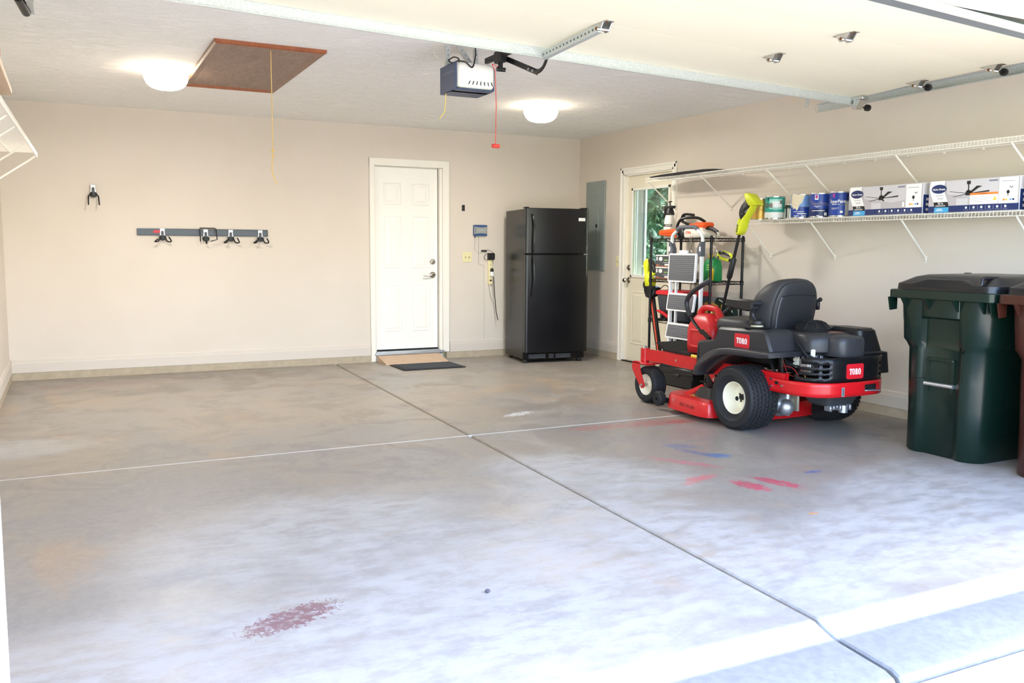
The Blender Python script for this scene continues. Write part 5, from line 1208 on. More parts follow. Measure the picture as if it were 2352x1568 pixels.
B_NAVY = mat('navy_print', '1c2f66', 0.45); B_GREY = mat('grey_room_print', 'bcb6ba', 0.45); B_CEILP = mat('light_room_print', 'cfcbd0', 0.45); B_WHITE = mat('white_print', 'f4f4f4', 0.45); B_SKY = mat('sky_blue_print', '4aa6dc', 0.45); B_BLACK = mat('black_print', '1d1b1c', 0.45); B_CARD = mat('printed_card', 'd5d2d6', 0.5); B_OR = mat('orange_print', 'f08a3c', 0.45); B_TXT = mat('grey_text_print', '8b8b92', 0.5); B_YEL = mat('yellow_print', 'f2c63a', 0.45)
def fan_box(label, y, warn):
    L_, Hb, Dp = .655, .212, .262
    t = thing('fan_box', label, 'box', (-.292, y, ZS), group='ceiling fan cartons on the lower shelf')
    MB().box((0, -L_, 0), (Dp, 0, Hb), .002).build('carton', B_CARD, t)
    def P(u, v, d=.001): return (-d, -u, v)
    def rect(nm, u0, u1, v0, v1, m, d=.001): return patch(nm, [P(u0, v0, d), P(u1, v0, d), P(u1, v1, d), P(u0, v1, d)], m, t)
    def poly(nm, pts, m, d): return patch(nm, [P(u, v, d) for u, v in pts], m, t)
    rect('printed_picture', .004, L_ - .004, .044, Hb - .003, B_GREY); poly('picture_ceiling', [(.15, .12), (.40, .085), (.51, .10), (.51, Hb - .004), (.13, Hb - .004)], B_CEILP, .0013)
    rect('picture_wall', .215, .30, .044, .088, mat('picture_wall_print', 'd2ced2', 0.5), .0014)
    rect('navy_band', .002, L_ - .002, .002, .044, B_NAVY, .0013)
    wl = [(.018 + .012 * math.sin(v / Hb * 6.0 + .4) + .03 * (1 - v / Hb), v) for v in [Hb * k / 12 for k in range(13)]]
    rib = [(u - .005, v) for u, v in wl]; 
    poly('white_ribbon', rib + [(u + .105, v) for u, v in wl[::-1]], B_WHITE, .0016)
    poly('blue_ribbon_foot', rib[:3] + [(u + .105, v) for u, v in wl[2::-1]], B_SKY, .0019)
    poly('black_ribbon_band', rib[2:5] + [(u + .105, v) for u, v in wl[4:1:-1]], B_BLACK, .0019)
    cu_, cv = .080, .158
    patch('oval_logo', [P(cu_ + .058 * math.cos(a), cv + .030 * math.sin(a), .002) for a in [2 * PI * k / 28 for k in range(28)]], B_NAVY, t)
    X, Y = (0, -1, 0), (0, 0, 1)
    text('logo_lettering', 'Harbor Breeze', .0185, P(cu_, .156, .0024), X, Y, B_WHITE, t, .85, .0004)
    text('size_lettering', '52 in.', .020, P(.098, .061, .0024), X, Y, B_WHITE, t, 1, .0005); text('size_lettering', 'LARGE ROOM', .012, P(.096, .045, .0024), X, Y, B_WHITE, t, 1, .0003)
    for (u0, u1, v0, v1, m_) in ((.07, .11, .021, .026, B_WHITE), (.062, .118, .012, .016, B_WHITE), (.058, .114, .112, .115, B_TXT), (.07, .118, .096, .0985, B_TXT), (.072, .116, .089, .0915, B_TXT), (.445, .505, Hb - .024, Hb - .014, mat('slate_print', '7c7f92', 0.5)), (.53, .62, Hb - .030, Hb - .027, B_TXT)):
        rect('fine_print', u0, u1, v0, v1, m_, .0023)
    # picture of the fan
    fx, fy = .300, .108
    poly('fan_picture', [(fx - .014, Hb - .012), (fx + .016, Hb - .012), (fx + .014, Hb - .034), (fx - .012, Hb - .034)], B_BLACK, .0022); rect('fan_picture', fx - .003, fx + .005, fy + .02, Hb - .034, B_BLACK, .0022)
    poly('fan_picture', [(fx - .012, fy + .032), (fx + .014, fy + .032), (fx + .024, fy + .012), (fx + .020, fy - .002), (fx - .018, fy - .002), (fx - .022, fy + .012)], B_BLACK, .0022)
    for q in ([(fx - .02, fy + .012), (fx - .14, fy + .028), (fx - .14, fy + .031), (fx - .02, fy + .016)], [(fx - .02, fy + .004), (fx - .11, fy - .008), (fx - .11, fy - .005), (fx - .02, fy + .009)], [(fx + .018, fy + .010), (fx + .15, fy + .016), (fx + .15, fy + .026), (fx + .018, fy + .014)], [(fx + .01, fy + .02), (fx + .06, fy + .058), (fx + .10, fy + .054), (fx + .07, fy + .042), (fx + .02, fy + .01)], [(fx + .01, fy - .002), (fx + .022, fy - .012), (fx + .032, fy - .006), (fx + .022, fy + .002)]):
        poly('fan_picture', q, B_BLACK, .0022)
    rect('feature_column', .515, L_ - .012, .044, Hb - .005, B_WHITE, .0017); patch('feature_icon', [P(.578 + .011 * math.cos(a), .115 + .012 * math.sin(a), .0022) for a in [2 * PI * k / 14 for k in range(14)]], B_BLACK, t); rect('feature_icon', .576, .580, .088, .106, B_BLACK, .0022)
    MB().tube([P(.598 + .010 * math.cos(a), .152 - .010 * math.sin(a), .0022) for a in [PI * k / 8 for k in range(9)]], .002, 4).build('feature_icon', B_BLACK, t)
    for (u, m_) in ((.545, B_OR), (.562, B_YEL), (.590, mat('pale_blue_print', '6ea3d8', 0.5)), (.608, B_NAVY)): rect('colour_swatch', u, u + .014, .062, .073, m_, .0022)
    rect('picture_remote', .487, .503, .052, .086, B_WHITE, .0018)
    for k in range(6):
        u = .29 + k * .055; patch('band_icon', [P(u + .008 * math.cos(a), .027 + .008 * math.sin(a), .0020) for a in [2 * PI * j / 10 for j in range(10)]], B_WHITE, t); rect('band_icon', u - .016, u + .016, .0105, .0130, B_TXT, .0020)
        if k < 5: rect('band_divider', u + .027, u + .028, .010, .036, B_WHITE, .0020)
    if warn:
        rect('warning_sheet', .315, .512, .046, .118, B_WHITE, .0030); rect('warning_header', .315, .512, .106, .120, B_OR, .0034); text('warning_lettering', 'WARNING', .011, P(.41, .113, .0037), X, Y, C_BROWN, t)
        poly('warning_triangle', [(.478, .068), (.504, .068), (.491, .096)], B_YEL, .0036)
        for k in range(4): rect('warning_text', .322, .46 - .02 * (k % 2), .062 + k * .010, .0635 + k * .010, B_TXT, .0034)
    # end panel towards the front of the garage
    rect_e = lambda nm, x0, x1, v0, v1, m, d=.001: patch(nm, [(x0, -L_ - d, v0), (x1, -L_ - d, v0), (x1, -L_ - d, v1), (x0, -L_ - d, v1)], m, t)
    rect_e('end_print', .003, Dp - .003, .003, .13, B_NAVY); 
    for k in range(3): rect_e('end_text', .03, .20, .02 + k * .035, .038 + k * .035, B_CEILP, .0014)
fan_box('long ceiling fan carton at the left beside the blue paint cans', -4.465, False)
fan_box('long ceiling fan carton with an orange warning sheet, right of the other carton', -5.165, True)
fan_box('ceiling fan carton cut off by the right picture edge', -5.86, False)

# ================================================================ BLACK WIRE RACK AND WHAT STANDS ON IT
RX0, RX1, RY0, RY1 = -.485, -.125, -2.20, -3.11           # front, wall side, far, near
RZ = (1.352, .962, .568, .175)
RK = thing('wire_rack', 'black four-shelf wire rack in front of the side door', 'shelf', ((RX0 + RX1) / 2, (RY0 + RY1) / 2, 0))
hx_, hy_ = (RX1 - RX0) / 2, (RY0 - RY1) / 2
for sx in (-1, 1):
    for sy in (-1, 1):
        x, y = sx * hx_, sy * hy_
        mb = MB().lathe([(.0125, 0), (.0125, 1.375), (.011, 1.386), (0, 1.388)], 12, (x, y, 0)); po = mb.build('post', M_BLKMET, RK)
        mb = MB()
        for k in range(53): mb.lathe([(.0132, .02 + k * .0254), (.0132, .023 + k * .0254)], 10, (x, y, 0))
        tag(mb.build('grooves', M_BLKMET, po), kind='stuff')
        for z in RZ: MB().lathe([(.014, -.022), (.0185, -.018), (.0165, .018), (.014, .022)], 14, (x, y, z)).build('collar', M_BLKMET, po)
for z in RZ:
    mb = MB()
    for dz in (.010, -.014):
        mb.tube([(-hx_, -hy_, z + dz), (hx_, -hy_, z + dz), (hx_, hy_, z + dz), (-hx_, hy_, z + dz)], .0036, 6, closed=True)
    for (x0, y0, x1, y1, n) in ((-hx_, -hy_, -hx_, hy_, 34), (hx_, -hy_, hx_, hy_, 34), (-hx_, -hy_, hx_, -hy_, 14), (-hx_, hy_, hx_, hy_, 14)):
        mb.tube([(x0 + (x1 - x0) * k / n, y0 + (y1 - y0) * k / n, z + (.010 if k % 2 else -.014)) for k in range(n + 1)], .0022, 5)
    sh_ = mb.build('shelf_frame', M_BLKMET, RK)
    mb = MB()
    for k in range(31): mb.cyl((-hx_, -hy_ + 2 * hy_ * (k + .5) / 31, z + .0125), (hx_, -hy_ + 2 * hy_ * (k + .5) / 31, z + .0125), .0018, n=5)
    for x in (-.07, .07): mb.cyl((x, -hy_, z + .008), (x, hy_, z + .008), .003, n=5)
    tag(mb.build('deck_wires', M_BLKMET, sh_), kind='stuff')
TOP = RZ[0] + .0150; SH2 = RZ[1] + .0150; SH3 = RZ[2] + .0150; SH4 = RZ[3] + .0150

# step ladder folded flat against the rack
TC = thing('tool_case', 'low black case on the floor under the step ladder', 'case', (-.585, -2.865, 0))
MB().box((-.07, -.24, .004), (.075, .27, .182), .012).build('case_body', M_BLACKP, TC); MB().box((-.072, -.242, .12), (.077, .272, .130), .003).build('seam', M_BLACKMAT, TC); MB().box((-.08, -.06, .10), (-.068, .06, .125), .004).build('latch', M_DARKP, TC); MB().box((-.06, -.235, .181), (.065, .26, .1895), .003).build('lid_rib', M_BLACKP, TC)
LD = thing('step_ladder', 'white folding step ladder with grey ribbed treads leaning on the black rack', 'ladder', (-.565, -2.865, .19))
M_LADW = mat('white_ladder_paint', 'e9eaec', 0.35); M_PAD = mat('grey_rubber_tread', '6c6d71', 0.8, bump=0.2, bscale=200); M_FOAM = mat('grey_foam_grip', '63656c', 0.75)
for sy in (-1, 1):
    y = sy * .222
    MB().box((-.022, y - .014, .012), (.012, y + .014, 1.072), .005).build('front_rail', M_LADW, LD)
    MB().box((-.026, y - .018, 0), (.016, y + .018, .035), .006).build('foot', M_RUBBER, LD)
    y2 = sy * .185
    MB().box((.018, y2 - .012, .012), (.044, y2 + .012, 1.0), .005).build('rear_rail', M_LADW, LD)
    MB().loft([[(-.026 + q, y - sy * .016, 1.010), (-.026 + q, y + sy * .016, 1.010), (-.026 + q, y + sy * .016, 1.140), (-.026 + q, y - sy * .005, 1.140), (-.026 + q, y - sy * .045, 1.080), (-.026 + q, y - sy * .045, 1.040)] for q in (0, .045)]).build('hinge_plate', mat('grey_hinge_plastic', '5a5d66', 0.5), LD)
    MB().prism(rrect(y + sy * .0, 1.075, .02, .045, .009), 0, -.030, -.025, .001).build('hinge_window', M_LADW, LD)
    MB().tube(spline([(0, y, 1.120), (0, y, 1.170), (0, y - sy * .015, 1.205), (0, y - sy * .075, 1.245)], 4), .0155, 10).build('handle_leg', M_LADW, LD)
    MB().box((.0, y - .03 * sy, .36), (.03, y, .375), .002).build('pivot_strap', M_STEEL, LD)
MB().tube(spline([(0, -.150, 1.247), (0, -.115, 1.268), (0, -.07, 1.273), (0, .07, 1.273), (0, .115, 1.268), (0, .150, 1.247)], 4), .0185, 10).build('foam_grip', M_FOAM, LD)
def tread(z0, z1, tilt):
    w = .200
    t0, t1 = -.030 - tilt, -.030
    def Q(y, z, d): k = (z - z0) / (z1 - z0); return (t0 + (t1 - t0) * k - d, y, z)
    fr_ = MB()
    fr_.loft([[Q(y, z, 0) for y, z in rrect(0, (z0 + z1) / 2, 2 * w, z1 - z0, .015)], [Q(y, z, .018) for y, z in rrect(0, (z0 + z1) / 2, 2 * w, z1 - z0, .015)]])
    t_ = fr_.build('tread', M_LADW, LD)
    MB().loft([[Q(y, z, d) for y, z in rrect(0, (z0 + z1) / 2, 2 * w - .035 - k, z1 - z0 - .03 - k, .006)] for d, k in ((.0175, 0), (.021, 0), (.022, .003))]).build('pad', M_PAD, t_)
    mb = MB(); n = int((z1 - z0 - .05) / .016)
    for k in range(n):
        z = z0 + .026 + k * (z1 - z0 - .05) / max(n - 1, 1)
        mb.loft([[Q(-w + .025, z - .003, .0215), Q(w - .025, z - .003, .0215), Q(w - .025, z + .003, .0215), Q(-w + .025, z + .003, .0215)], [Q(-w + .025, z - .002, .0245), Q(w - .025, z - .002, .0245), Q(w - .025, z + .002, .0245), Q(-w + .025, z + .002, .0245)]])
    tag(mb.build('pad_ribs', M_PAD, t_, smooth=0), kind='stuff')
tread(.775, 1.035, .012); tread(.51, .672, .022); tread(.255, .395, .026); tread(.07, .16, .02)
MB().prism(rrect(0, 1.048, .12, .03, .01), 0, -.045, -.02, .004).build('catch_handle', M_LADW, LD)
MB().box((-.02, -.21, .04), (.0, .21, .06), .003).build('cross_bar', M_LADW, LD)

def yz(mbpts, x0, x1, ch, name, m, parent, sm=45, smooth_k=3):
    return MB().prism(spline2(mbpts, smooth_k) if smooth_k else mbpts, 0, x0, x1, ch).build(name, m, parent, sm)
# string trimmer leaning against the shelf end
ST = thing('string_trimmer', 'yellow and black string trimmer standing upright against the lower shelf end', 'trimmer', (0, 0, 0))
cap = [(-3.498, 1.737), (-3.526, 1.736), (-3.557, 1.724), (-3.592, 1.69), (-3.631, 1.647), (-3.634, 1.631), (-3.548, 1.632), (-3.504, 1.69), (-3.49, 1.718)]
arm_ = [(-3.592, 1.635), (-3.547, 1.574), (-3.492, 1.508), (-3.477, 1.462), (-3.442, 1.396), (-3.386, 1.395), (-3.397, 1.463), (-3.433, 1.51), (-3.496, 1.564), (-3.555, 1.635)]
strip = [(-3.384, 1.394), (-3.374, 1.416), (-3.389, 1.473), (-3.404, 1.529), (-3.436, 1.514), (-3.404, 1.463), (-3.397, 1.394)]
grip = [(-3.504, 1.69), (-3.551, 1.637), (-3.515, 1.615), (-3.471, 1.584), (-3.472, 1.57), (-3.49, 1.56), (-3.436, 1.519), (-3.406, 1.558), (-3.414, 1.612), (-3.45, 1.655)]
trig = [(-3.508, 1.613), (-3.519, 1.601), (-3.472, 1.567), (-3.463, 1.577), (-3.474, 1.598)]
yz(cap, -.465, -.375, .005, 'battery_cap', M_LIME, ST, smooth_k=2); ab = yz(arm_, -.455, -.385, .010, 'body', M_LIME, ST, smooth_k=2); yz(strip, -.450, -.390, .008, 'side_strip', M_LIME, ab, smooth_k=2)
yz(grip, -.447, -.393, .010, 'grip', M_DARKP, ST, smooth_k=2); yz(trig, -.435, -.405, .005, 'trigger', M_GREYP, ST, smooth_k=2)
patch('label_plate', [(-.4558, -3.392, 1.41), (-.4558, -3.412, 1.41), (-.4558, -3.42, 1.475), (-.4558, -3.402, 1.475)], M_DARKP, ab)
text('lettering', 'RYOBI', .022, (-.4566, -3.4065, 1.4425), (0, -.12, .99), (0, .99, .12), M_LIME, ab, .8)
MB().tube([(-.42, -3.405, 1.41), (-.43, -3.353, 1.20), (-.462, -3.240, .67), (-.50, -3.15, .13)], .0135, 10).build('shaft', M_BLKMET, ST)
MB().tube([(-.432, -3.350, 1.19), (-.432, -3.345, 1.165), (-.44, -3.312, 1.03), (-.441, -3.306, 1.01)], [.018, .026, .026, .020], 12).build('shaft_grip', M_BLACKP, ST)
MB().tube(spline([(-.42, y, z) for y, z in [(-3.13, 1.222), (-3.15, 1.236), (-3.212, 1.238), (-3.301, 1.215), (-3.32, 1.196), (-3.307, 1.182), (-3.267, 1.170), (-3.195, 1.180), (-3.15, 1.193), (-3.13, 1.208)]], 4, True), .014, 8, closed=True).build('loop_handle', M_LIME, ST)
MB().tube(spline([(-.42, -3.15, 1.236), (-.42, -3.21, 1.234), (-.42, -3.285, 1.215)], 4), .0165, 8).build('loop_grip', M_DARKP, ST)
MB().box((-.445, -3.365, 1.155), (-.405, -3.29, 1.185), .008).build('loop_clamp', M_BLACKP, ST)
patch('shaft_sticker', [(-.4625, -3.255, .73), (-.4585, -3.265, .735), (-.4505, -3.297, .88), (-.4545, -3.287, .875)], C_SILV, ST)
MB().cyl((-.502, -3.148, .085), (-.498, -3.155, .15), .04, .025, n=16).lathe([(0, .0), (.04, .0), (.042, .03), (.032, .05), (0, .05)], 18, (-.504, -3.15, .002), (0, -.05, 1)).cyl((-.504, -3.15, .04), (-.502, -3.15, .1), .02, n=10).build('cutting_head', M_BLACKP, ST)
MB().prism([(-.504 + .04 * math.cos(PI * k / 8 - PI), -3.155 + .04 * math.sin(PI * k / 8 - PI)) for k in range(9)] + [(-.504 + .10 * math.cos(PI * k / 8 - PI), -3.155 + .10 * math.sin(PI * k / 8 - PI)) for k in range(8, -1, -1)], 2, .085, .10).build('guard', M_BLACKP, ST)

# chainsaw on the rack top
CS = thing('chainsaw', 'orange and white chainsaw with orange bar cover lying on top of the black rack', 'chainsaw', (0, 0, 0))
dz = TOP - 1.384
def sh(pts): return [(y, z + dz) for y, z in pts]
yz(sh([(-2.108, 1.441), (-2.116, 1.463), (-2.194, 1.470), (-2.337, 1.476), (-2.459, 1.476), (-2.463, 1.388), (-2.323, 1.40), (-2.178, 1.413), (-2.122, 1.419)]), -.335, -.310, .006, 'bar_cover', M_ORANGE, CS, smooth_k=2)
yz(sh([(-2.15, 1.43), (-2.33, 1.435), (-2.43, 1.44), (-2.43, 1.448), (-2.33, 1.445), (-2.15, 1.438)]), -.3365, -.334, .0005, 'cover_groove', mat('dark_orange', 'c2451a', 0.5), CS, smooth_k=0)
yz(sh([(-2.523, 1.384), (-2.517, 1.44), (-2.578, 1.481), (-2.695, 1.469), (-2.727, 1.478), (-2.80, 1.482), (-2.818, 1.446), (-2.85, 1.43), (-2.852, 1.395), (-2.772, 1.384)]), -.36, -.22, .015, 'housing', M_OFFW, CS, smooth_k=2)
yz(sh([(-2.475, 1.384), (-2.455, 1.41), (-2.47, 1.46), (-2.54, 1.47), (-2.56, 1.40), (-2.53, 1.384)]), -.365, -.25, .01, 'sprocket_cover', M_BLACKP, CS, smooth_k=2)
yz(sh([(-2.57, 1.487), (-2.618, 1.522), (-2.66, 1.517), (-2.701, 1.53), (-2.766, 1.529), (-2.822, 1.53), (-2.847, 1.506), (-2.816, 1.477), (-2.703, 1.471)]), -.352, -.232, .014, 'top_cover', M_ORANGE, CS, smooth_k=2)
MB().tube(spline([(-.375, y, z + dz) for y, z in ((-2.489, 1.391), (-2.457, 1.436), (-2.467, 1.51), (-2.524, 1.564))] + [(-.34, -2.599, 1.577 + dz), (-.28, -2.66, 1.572 + dz), (-.23, -2.70, 1.535 + dz)], 5), .0135, 9).build('front_handle', M_BLACKP, CS)
MB().tube(spline([(-.30, y, z + dz) for y, z in ((-2.606, 1.603), (-2.54, 1.610), (-2.471, 1.610), (-2.438, 1.574), (-2.44, 1.548), (-2.491, 1.53), (-2.577, 1.507))], 5), .012, 8, flat=1.8).build('hand_guard', M_BLACKP, CS)
MB().tube(spline([(-.30, -2.80, 1.478 + dz), (-.30, -2.86, 1.472 + dz), (-.30, -2.91, 1.460 + dz), (-.30, -2.962, 1.436 + dz)], 4), .019, 9, flat=.8).build('rear_grip', M_BLACKP, CS)
MB().tube(spline([(-.30, -2.955, 1.440 + dz), (-.30, -2.978, 1.42 + dz), (-.30, -2.972, 1.398 + dz), (-.30, -2.93, 1.391 + dz), (-.30, -2.80, 1.391 + dz)], 4), .0065, 8, flat=2.2).build('rear_guard', M_OFFW, CS)
text('lettering', 'STIHL', .034, (-.3618, -2.615, 1.436 + dz), (0, -1, 0), (0, 0, 1), M_ORANGE, CS, 1, .0006)
# pump sprayer
SP = thing('pump_sprayer', 'white pump sprayer with black trigger top standing on the black rack', 'sprayer', (-.245, -2.165, TOP))
MB().lathe([(0, 0), (.052, 0), (.056, .008), (.056, .10), (.054, .16), (.048, .20), (.040, .232), (.036, .245), (0, .245)], 28).build('tank', mat('translucent_white', 'e6e3da', 0.4), SP)
MB().lathe([(.046, .232), (.048, .24), (.043, .262), (.034, .285), (.030, .30), (0, .302)], 24).build('collar', M_BLACKP, SP)
MB().box((-.02, -.068, .296), (.02, .062, .322), .006).cyl((0, -.06, .31), (.0, -.085, .312), .008, n=8).build('trigger_head', M_BLACKP, SP)
MB().loft([[(q, .035, .318), (q, .075, .318), (q, .090, .23), (q, .095, .205), (q, .075, .205), (q, .062, .27)] for q in (-.012, .012)]).build('lever', M_BLACKP, SP)
MB().cyl((0, 0, .31), (0, 0, .362), .007, n=8).box((-.012, -.024, .358), (.012, .024, .368), .004).build('pump_handle', M_BLACKP, SP)
lbl = MB(); v = []
for k in range(9):
    a = math.radians(180 + 35 - 70 + 140 * k / 8 * .8); v += [(.0570 * math.cos(a), .0570 * math.sin(a), .118), (.0565 * math.cos(a), .0565 * math.sin(a), .142)]
lbl.add(v, [(2 * k, 2 * k + 2, 2 * k + 3, 2 * k + 1) for k in range(8)]).build('label', M_DARKP, SP, 60, fix=False)
o = text('lettering', 'CHAPIN', .017, (0, 0, 0), (1, 0, 0), (0, 1, 0), M_OFFW, SP, 1, .0004)
for v_ in o.data.vertices:
    a = math.radians(217) + v_.co.x / .057; v_.co = (.0582 * math.cos(a), .0582 * math.sin(a), .130 + v_.co.y)
# two light fixture boxes
M_BOXG = mat('charcoal_carton', '4a4c50', 0.55); M_BOXO = mat('orange_carton_edge', 'b06a48', 0.55); M_BOXW = mat('white_spot_print', 'e2e2dc', 0.5); M_BOXGR = mat('green_print', '7aa858', 0.5)
for k, lb in enumerate(('lower charcoal light fixture box on the second rack shelf', 'upper charcoal light fixture box stacked on the lower one on the rack')):
    t = thing('fixture_box', lb, 'box', (-.455, -2.235, SH2 + k * .1165), group='light fixture boxes on the rack')
    MB().box((0, -.26, 0), (.26, 0, .115), .002).build('carton', M_BOXG, t)
    R_ = lambda nm, u0, u1, v0, v1, m: patch(nm, [(-.0008, -u0, v0), (-.0008, -u1, v0), (-.0008, -u1, v1), (-.0008, -u0, v1)], m, t)
    R_('top_stripe', .002, .258, .104, .1145, M_BOXW); R_('bottom_stripe', .002, .258, .001, .008, M_BOXO)
    patch('fixture_picture', [(-.0012, -.085 + .030 * math.cos(a), .076 + .02 * math.sin(a)) for a in [2 * PI * j / 18 for j in range(18)]][::-1], M_BOXW, t)
    R_('green_badge', .14, .20, .058, .07, M_BOXGR); R_('spec_icon', .015, .035, .06, .095, M_BOXW); R_('spec_icon', .015, .06, .012, .022, M_BOXO); R_('spec_panel', .15, .21, .012, .028, M_BOXW); R_('text_line', .13, .21, .04, .043, M_BOXW)
# green and yellow jug
JG = thing('plant_food_jug', 'green and yellow plastic jug on the second shelf of the black rack', 'jug', (-.36, -2.985, SH2))
MB().loft([[(x, y, z) for x, y in rrect(0, 0, d, w, .03)] for z, d, w in ((0, .10, .16), (.008, .11, .17), (.13, .11, .17), (.185, .095, .145), (.205, .06, .09), (.215, .05, .06))]).build('bottle', mat('green_plastic', '1f8a4a', 0.4), JG, 50)
MB().lathe([(0, .03), (.022, .03), (.026, .026), (.026, 0), (0, 0)], 18, (0, .02, .213)).build('cap', M_YEL, JG)
patch('label', [(-.0556, -.01, .008), (-.0556, -.083, .008), (-.0556, -.083, .11), (-.0556, -.05, .13), (-.0556, -.02, .10)][::-1], M_YEL, JG)
for k in range(3): patch('label_stripe', [(-.0560, .02, .14 - k * .02), (-.0560, -.07, .14 - k * .02), (-.0560, -.07, .148 - k * .02), (-.0560, .02, .148 - k * .02)][::-1], mat('pale_green_print', 'b4d67a', 0.5), JG)
# hanging hooks on the top shelf
def hanger(label, y):
    t = thing('hanging_hook', label, 'hook', (RX0 - .006, y, RZ[0]), group='wire hooks hanging from the rack top')
    MB().tube(spline([(.015, .012, .02), (-.006, .012, .022), (-.008, .010, -.01), (-.006, .0, -.09), (-.006, -.002, -.092)], 4), .0025, 6).tube(spline([(.015, -.014, .02), (-.006, -.014, .022), (-.008, -.012, -.01), (-.006, -.004, -.055)], 4), .0025, 6).build('wire', M_STEEL, t)
    MB().tube([(-.004, .032 * math.cos(a), -.135 + .034 * math.sin(a)) for a in [math.radians(-20 + 220 * k / 14) for k in range(15)]], .0028, 6).build('ring', M_STEEL, t)
    for sy in (-1, 1): MB().cyl((-.004, sy * .031, -.146), (-.004, sy * .026, -.175), .006, n=8).build('tip', M_BLACKP, t)
hanger('steel wire hook on the rack top above the ladder treads', -2.83); hanger('steel wire hook on the rack top beside the trimmer loop handle', -3.19)
# tote with red lid
TB = thing('storage_tote', 'dark grey tote with a red lid on the third shelf of the black rack', 'tote', (-.31, -2.50, SH3))
MB().loft([[(x, y, z) for x, y in rrect(0, 0, d, w, .04)] for z, d, w in ((0, .24, .42), (.01, .25, .43), (.235, .29, .50), (.25, .29, .50))]).build('tub', mat('slate_plastic', '3d4148', 0.45), TB, 45)
MB().loft([[(x, y, z) for x, y in rrect(0, 0, d, w, .045)] for z, d, w in ((.238, .30, .52), (.245, .315, .535), (.268, .31, .53), (.282, .28, .50), (.286, .2, .40))]).build('lid', mat('red_lid_plastic', 'c4222a', 0.4), TB, 45)
MB().prism([(-.03, .03), (-.03, .16), (.06, .16), (.10, .10), (.10, .03)], 0, -.15, -.135, .004).build('grip_recess', M_BLACKP, TB)
# red clamp
RC = thing('clamp_tool', 'small red handled clamp at the front of the third rack shelf', 'clamp', (-.478, -2.42, SH3))
MB().tube(spline([(0, .11, .085), (0, .05, .075), (0, -.03, .05), (0, -.07, .03)], 4), [.010] * 3 + [.016] * 10, 8).build('handle', M_REDP, RC); MB().box((-.008, .02, 0), (.008, .05, .07), .003).box((-.008, -.04, 0), (.008, .05, .012), .003).build('jaw', M_BLKMET, RC)
# bags, tarp and ball on the third shelf
def lump(name, label, cat, c, r, m, seed, k=.25, parent=None):
    rnd = random.Random(seed); mb = MB(); n, h = 18, 12; rings = []
    ph = [(rnd.uniform(0, 6.28), rnd.randint(2, 6), rnd.uniform(.3, 1)) for _ in range(6)]
    for i in range(h + 1):
        a = -PI / 2 + PI * i / h; ring = []
        for j in range(n):
            b = 2 * PI * j / n
            q = 1 + k * sum(w * math.sin(f * b + p + 2.3 * a) for p, f, w in ph) / 4
            ca = max(math.cos(a), .02)
            ring.append((c[0] + r[0] * ca * math.cos(b) * q, c[1] + r[1] * ca * math.sin(b) * q, max(c[2] + r[2] * math.sin(a) * (1 + .3 * (q - 1)), c[2] - r[2] * .93)))
        rings.append(ring)
    mb.loft(rings); o = mb.build(name, m, parent, 25)
    if not parent: tag(o, label, cat)
    return o
lump('foil_bag', 'crumpled gold foil bag on the third rack shelf beside the tote', 'bag', (-.32, -2.90, SH3 + .0945), (.10, .10, .10), mat('gold_foil', 'd6a85e', 0.22, 0.9, bump=1.0, bscale=45), 4, .3)
FCH = thing('folded_tarp', 'dark green folded tarp with white edging on the third rack shelf', 'tarp', (-.20, -2.96, SH3))
MB().loft([[(x, y, z) for y, z in ((.13, .0), (.13, .20), (.10, .235), (.02, .225), (-.09, .175), (-.13, .12), (-.13, .0))] for x in (-.0, .06)]).build('fabric', mat('dark_green_canvas', '23382f', 0.85, bump=.5, bscale=40), FCH, 40)
MB().tube([(-.004, .06, .215), (-.004, -.08, .165), (-.004, -.13, .11)], .005, 6).build('white_edging', M_OFFW, FCH)
tag(MB().sphere((-.42, -3.075, SH3 + .0335), .033, 20, 14).tube([(-.42 + .0335 * math.cos(a) * .9, -3.075 + .0335 * math.sin(a), SH3 + .0335 + .012 * math.sin(2 * a)) for a in [2 * PI * k / 24 for k in range(24)]], .0012, 5, closed=True).build('tennis_ball', mat('tennis_felt', 'c8e02c', 0.95, bump=.4, bscale=300), None, 60), 'bright yellow-green tennis ball on the near end of the third rack shelf', 'ball')
SB = thing('spray_bottle', 'small white bottle with a yellow nozzle beside the tennis ball', 'bottle', (-.30, -3.06, SH3))
MB().lathe([(0, 0), (.024, 0), (.026, .01), (.026, .07), (.018, .12), (.010, .15), (0, .15)], 18).build('bottle_body', M_OFFW, SB); MB().lathe([(.012, .145), (.012, .17), (.004, .185), (0, .185)], 12).build('nozzle', M_YEL, SB)
lump('black_bag', 'black fabric bag slumped on the bottom shelf of the black rack', 'bag', (-.34, -2.50, SH4 + .105), (.12, .20, .113), mat('black_bag_fabric', '17171a', 0.8, bump=.6, bscale=30), 12, .22)
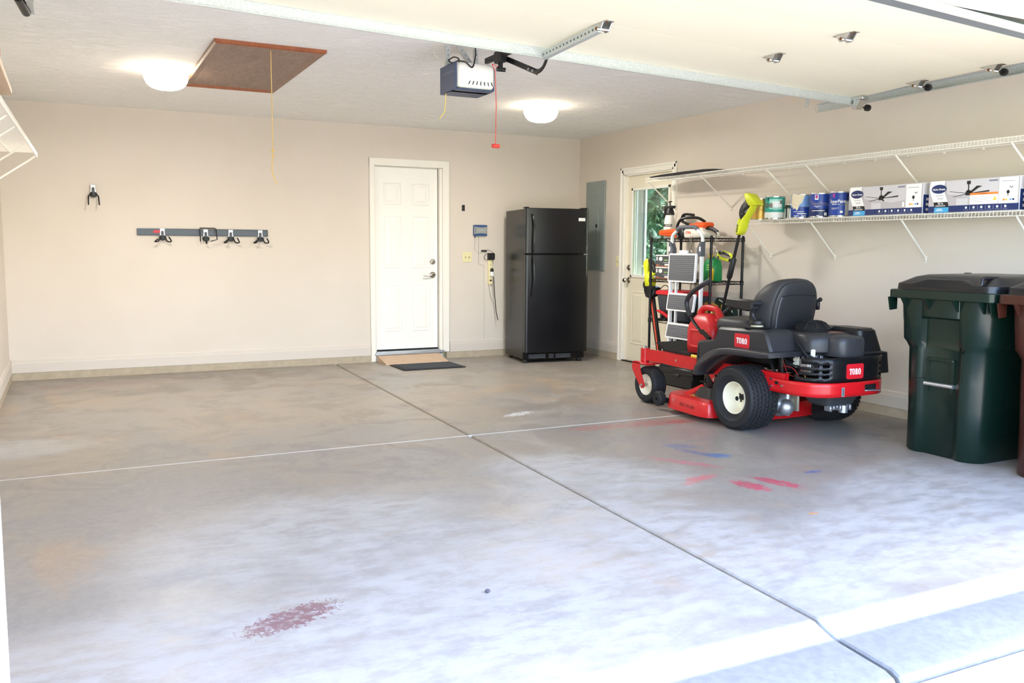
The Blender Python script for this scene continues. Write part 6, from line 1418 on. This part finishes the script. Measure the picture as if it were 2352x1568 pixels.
# hedge trimmer hanging at the rack's far front post
HT = thing('hedge_trimmer', 'yellow and black hedge trimmer hung blade down on the far post of the rack', 'hedge trimmer', (0, 0, 0))
yz([(-2.219, 1.107), (-2.236, 1.151), (-2.282, 1.168), (-2.30, 1.12), (-2.29, 1.03), (-2.33, .99), (-2.363, .97), (-2.347, .895), (-2.256, .891), (-2.242, 1.009)], -.60, -.52, .014, 'housing', M_LIME, HT, smooth_k=2)
yz([(-2.282, 1.165), (-2.335, 1.15), (-2.404, 1.069), (-2.41, 1.034), (-2.375, 1.02), (-2.355, 1.06), (-2.30, 1.12)], -.585, -.535, .010, 'handle', M_DARKP, HT, smooth_k=2)
yz([(-2.41, 1.034), (-2.40, 1.01), (-2.34, 1.0), (-2.30, 1.015), (-2.29, 1.04), (-2.34, 1.03)], -.58, -.54, .006, 'trigger_guard', M_LIME, HT, smooth_k=2)
MB().tube(spline([(-.56, y, z) for y, z in ((-2.26, .945), (-2.215, .935), (-2.198, .905), (-2.215, .872), (-2.265, .862), (-2.33, .86))], 4), .013, 8).build('front_handle', M_BLACKP, HT)
yz([(-2.25, .895), (-2.40, .895), (-2.43, .87), (-2.38, .80), (-2.28, .79)], -.605, -.515, .012, 'gear_case', M_BLACKP, HT, smooth_k=2)
yz([(-2.285, .80), (-2.375, .805), (-2.525, .215), (-2.50, .205), (-2.458, .21)], -.57, -.548, .004, 'blade_sheath', M_BLACKP, HT, smooth_k=0)
yz([(-2.318, .795), (-2.345, .795), (-2.495, .23), (-2.475, .23)], -.573, -.5695, .001, 'orange_stripe', mat('red_orange_stripe', 'b8442a', 0.5), HT, smooth_k=0)
MB().tube(spline([(-.52, -2.42, .87), (-.50, -2.45, .905), (-.50, -2.50, .905), (-.50, -2.53, .88), (-.5, -2.49, .86)], 5), .004, 6).build('cord_loop', M_BLACKP, HT)
for o_ in HT.children:                                    # the tool leans: body past the rack's far end, blade in front of it
    for v_ in o_.data.vertices:
        k_ = max(0.0, min(1.0, (v_.co.z - .60) / .26)) * .15
        v_.co.x += k_; v_.co.y += 1.41 * k_
# pebble on the floor
tag(MB().sphere((-4.263, -6.536, .006), (.011, .008, .007), 10, 6).build('pebble', mat('dark_stone', '4d4b50', 0.7), None, 60), 'tiny dark pebble lying on the floor near the doorway', 'pebble')

# pieces too small to pick apart stay joined
for o_ in bpy.data.objects:
    if o_.name.split('.')[0] in ('wall_clips', 'punched_holes', 'strut_dimples', 'screws', 'vent_slot', 'grille_bars', 'socket_slots', 'screen_ribs', 'tread_ribs', 'bolt', 'drive_pulley_housing'): o_['kind'] = 'stuff'
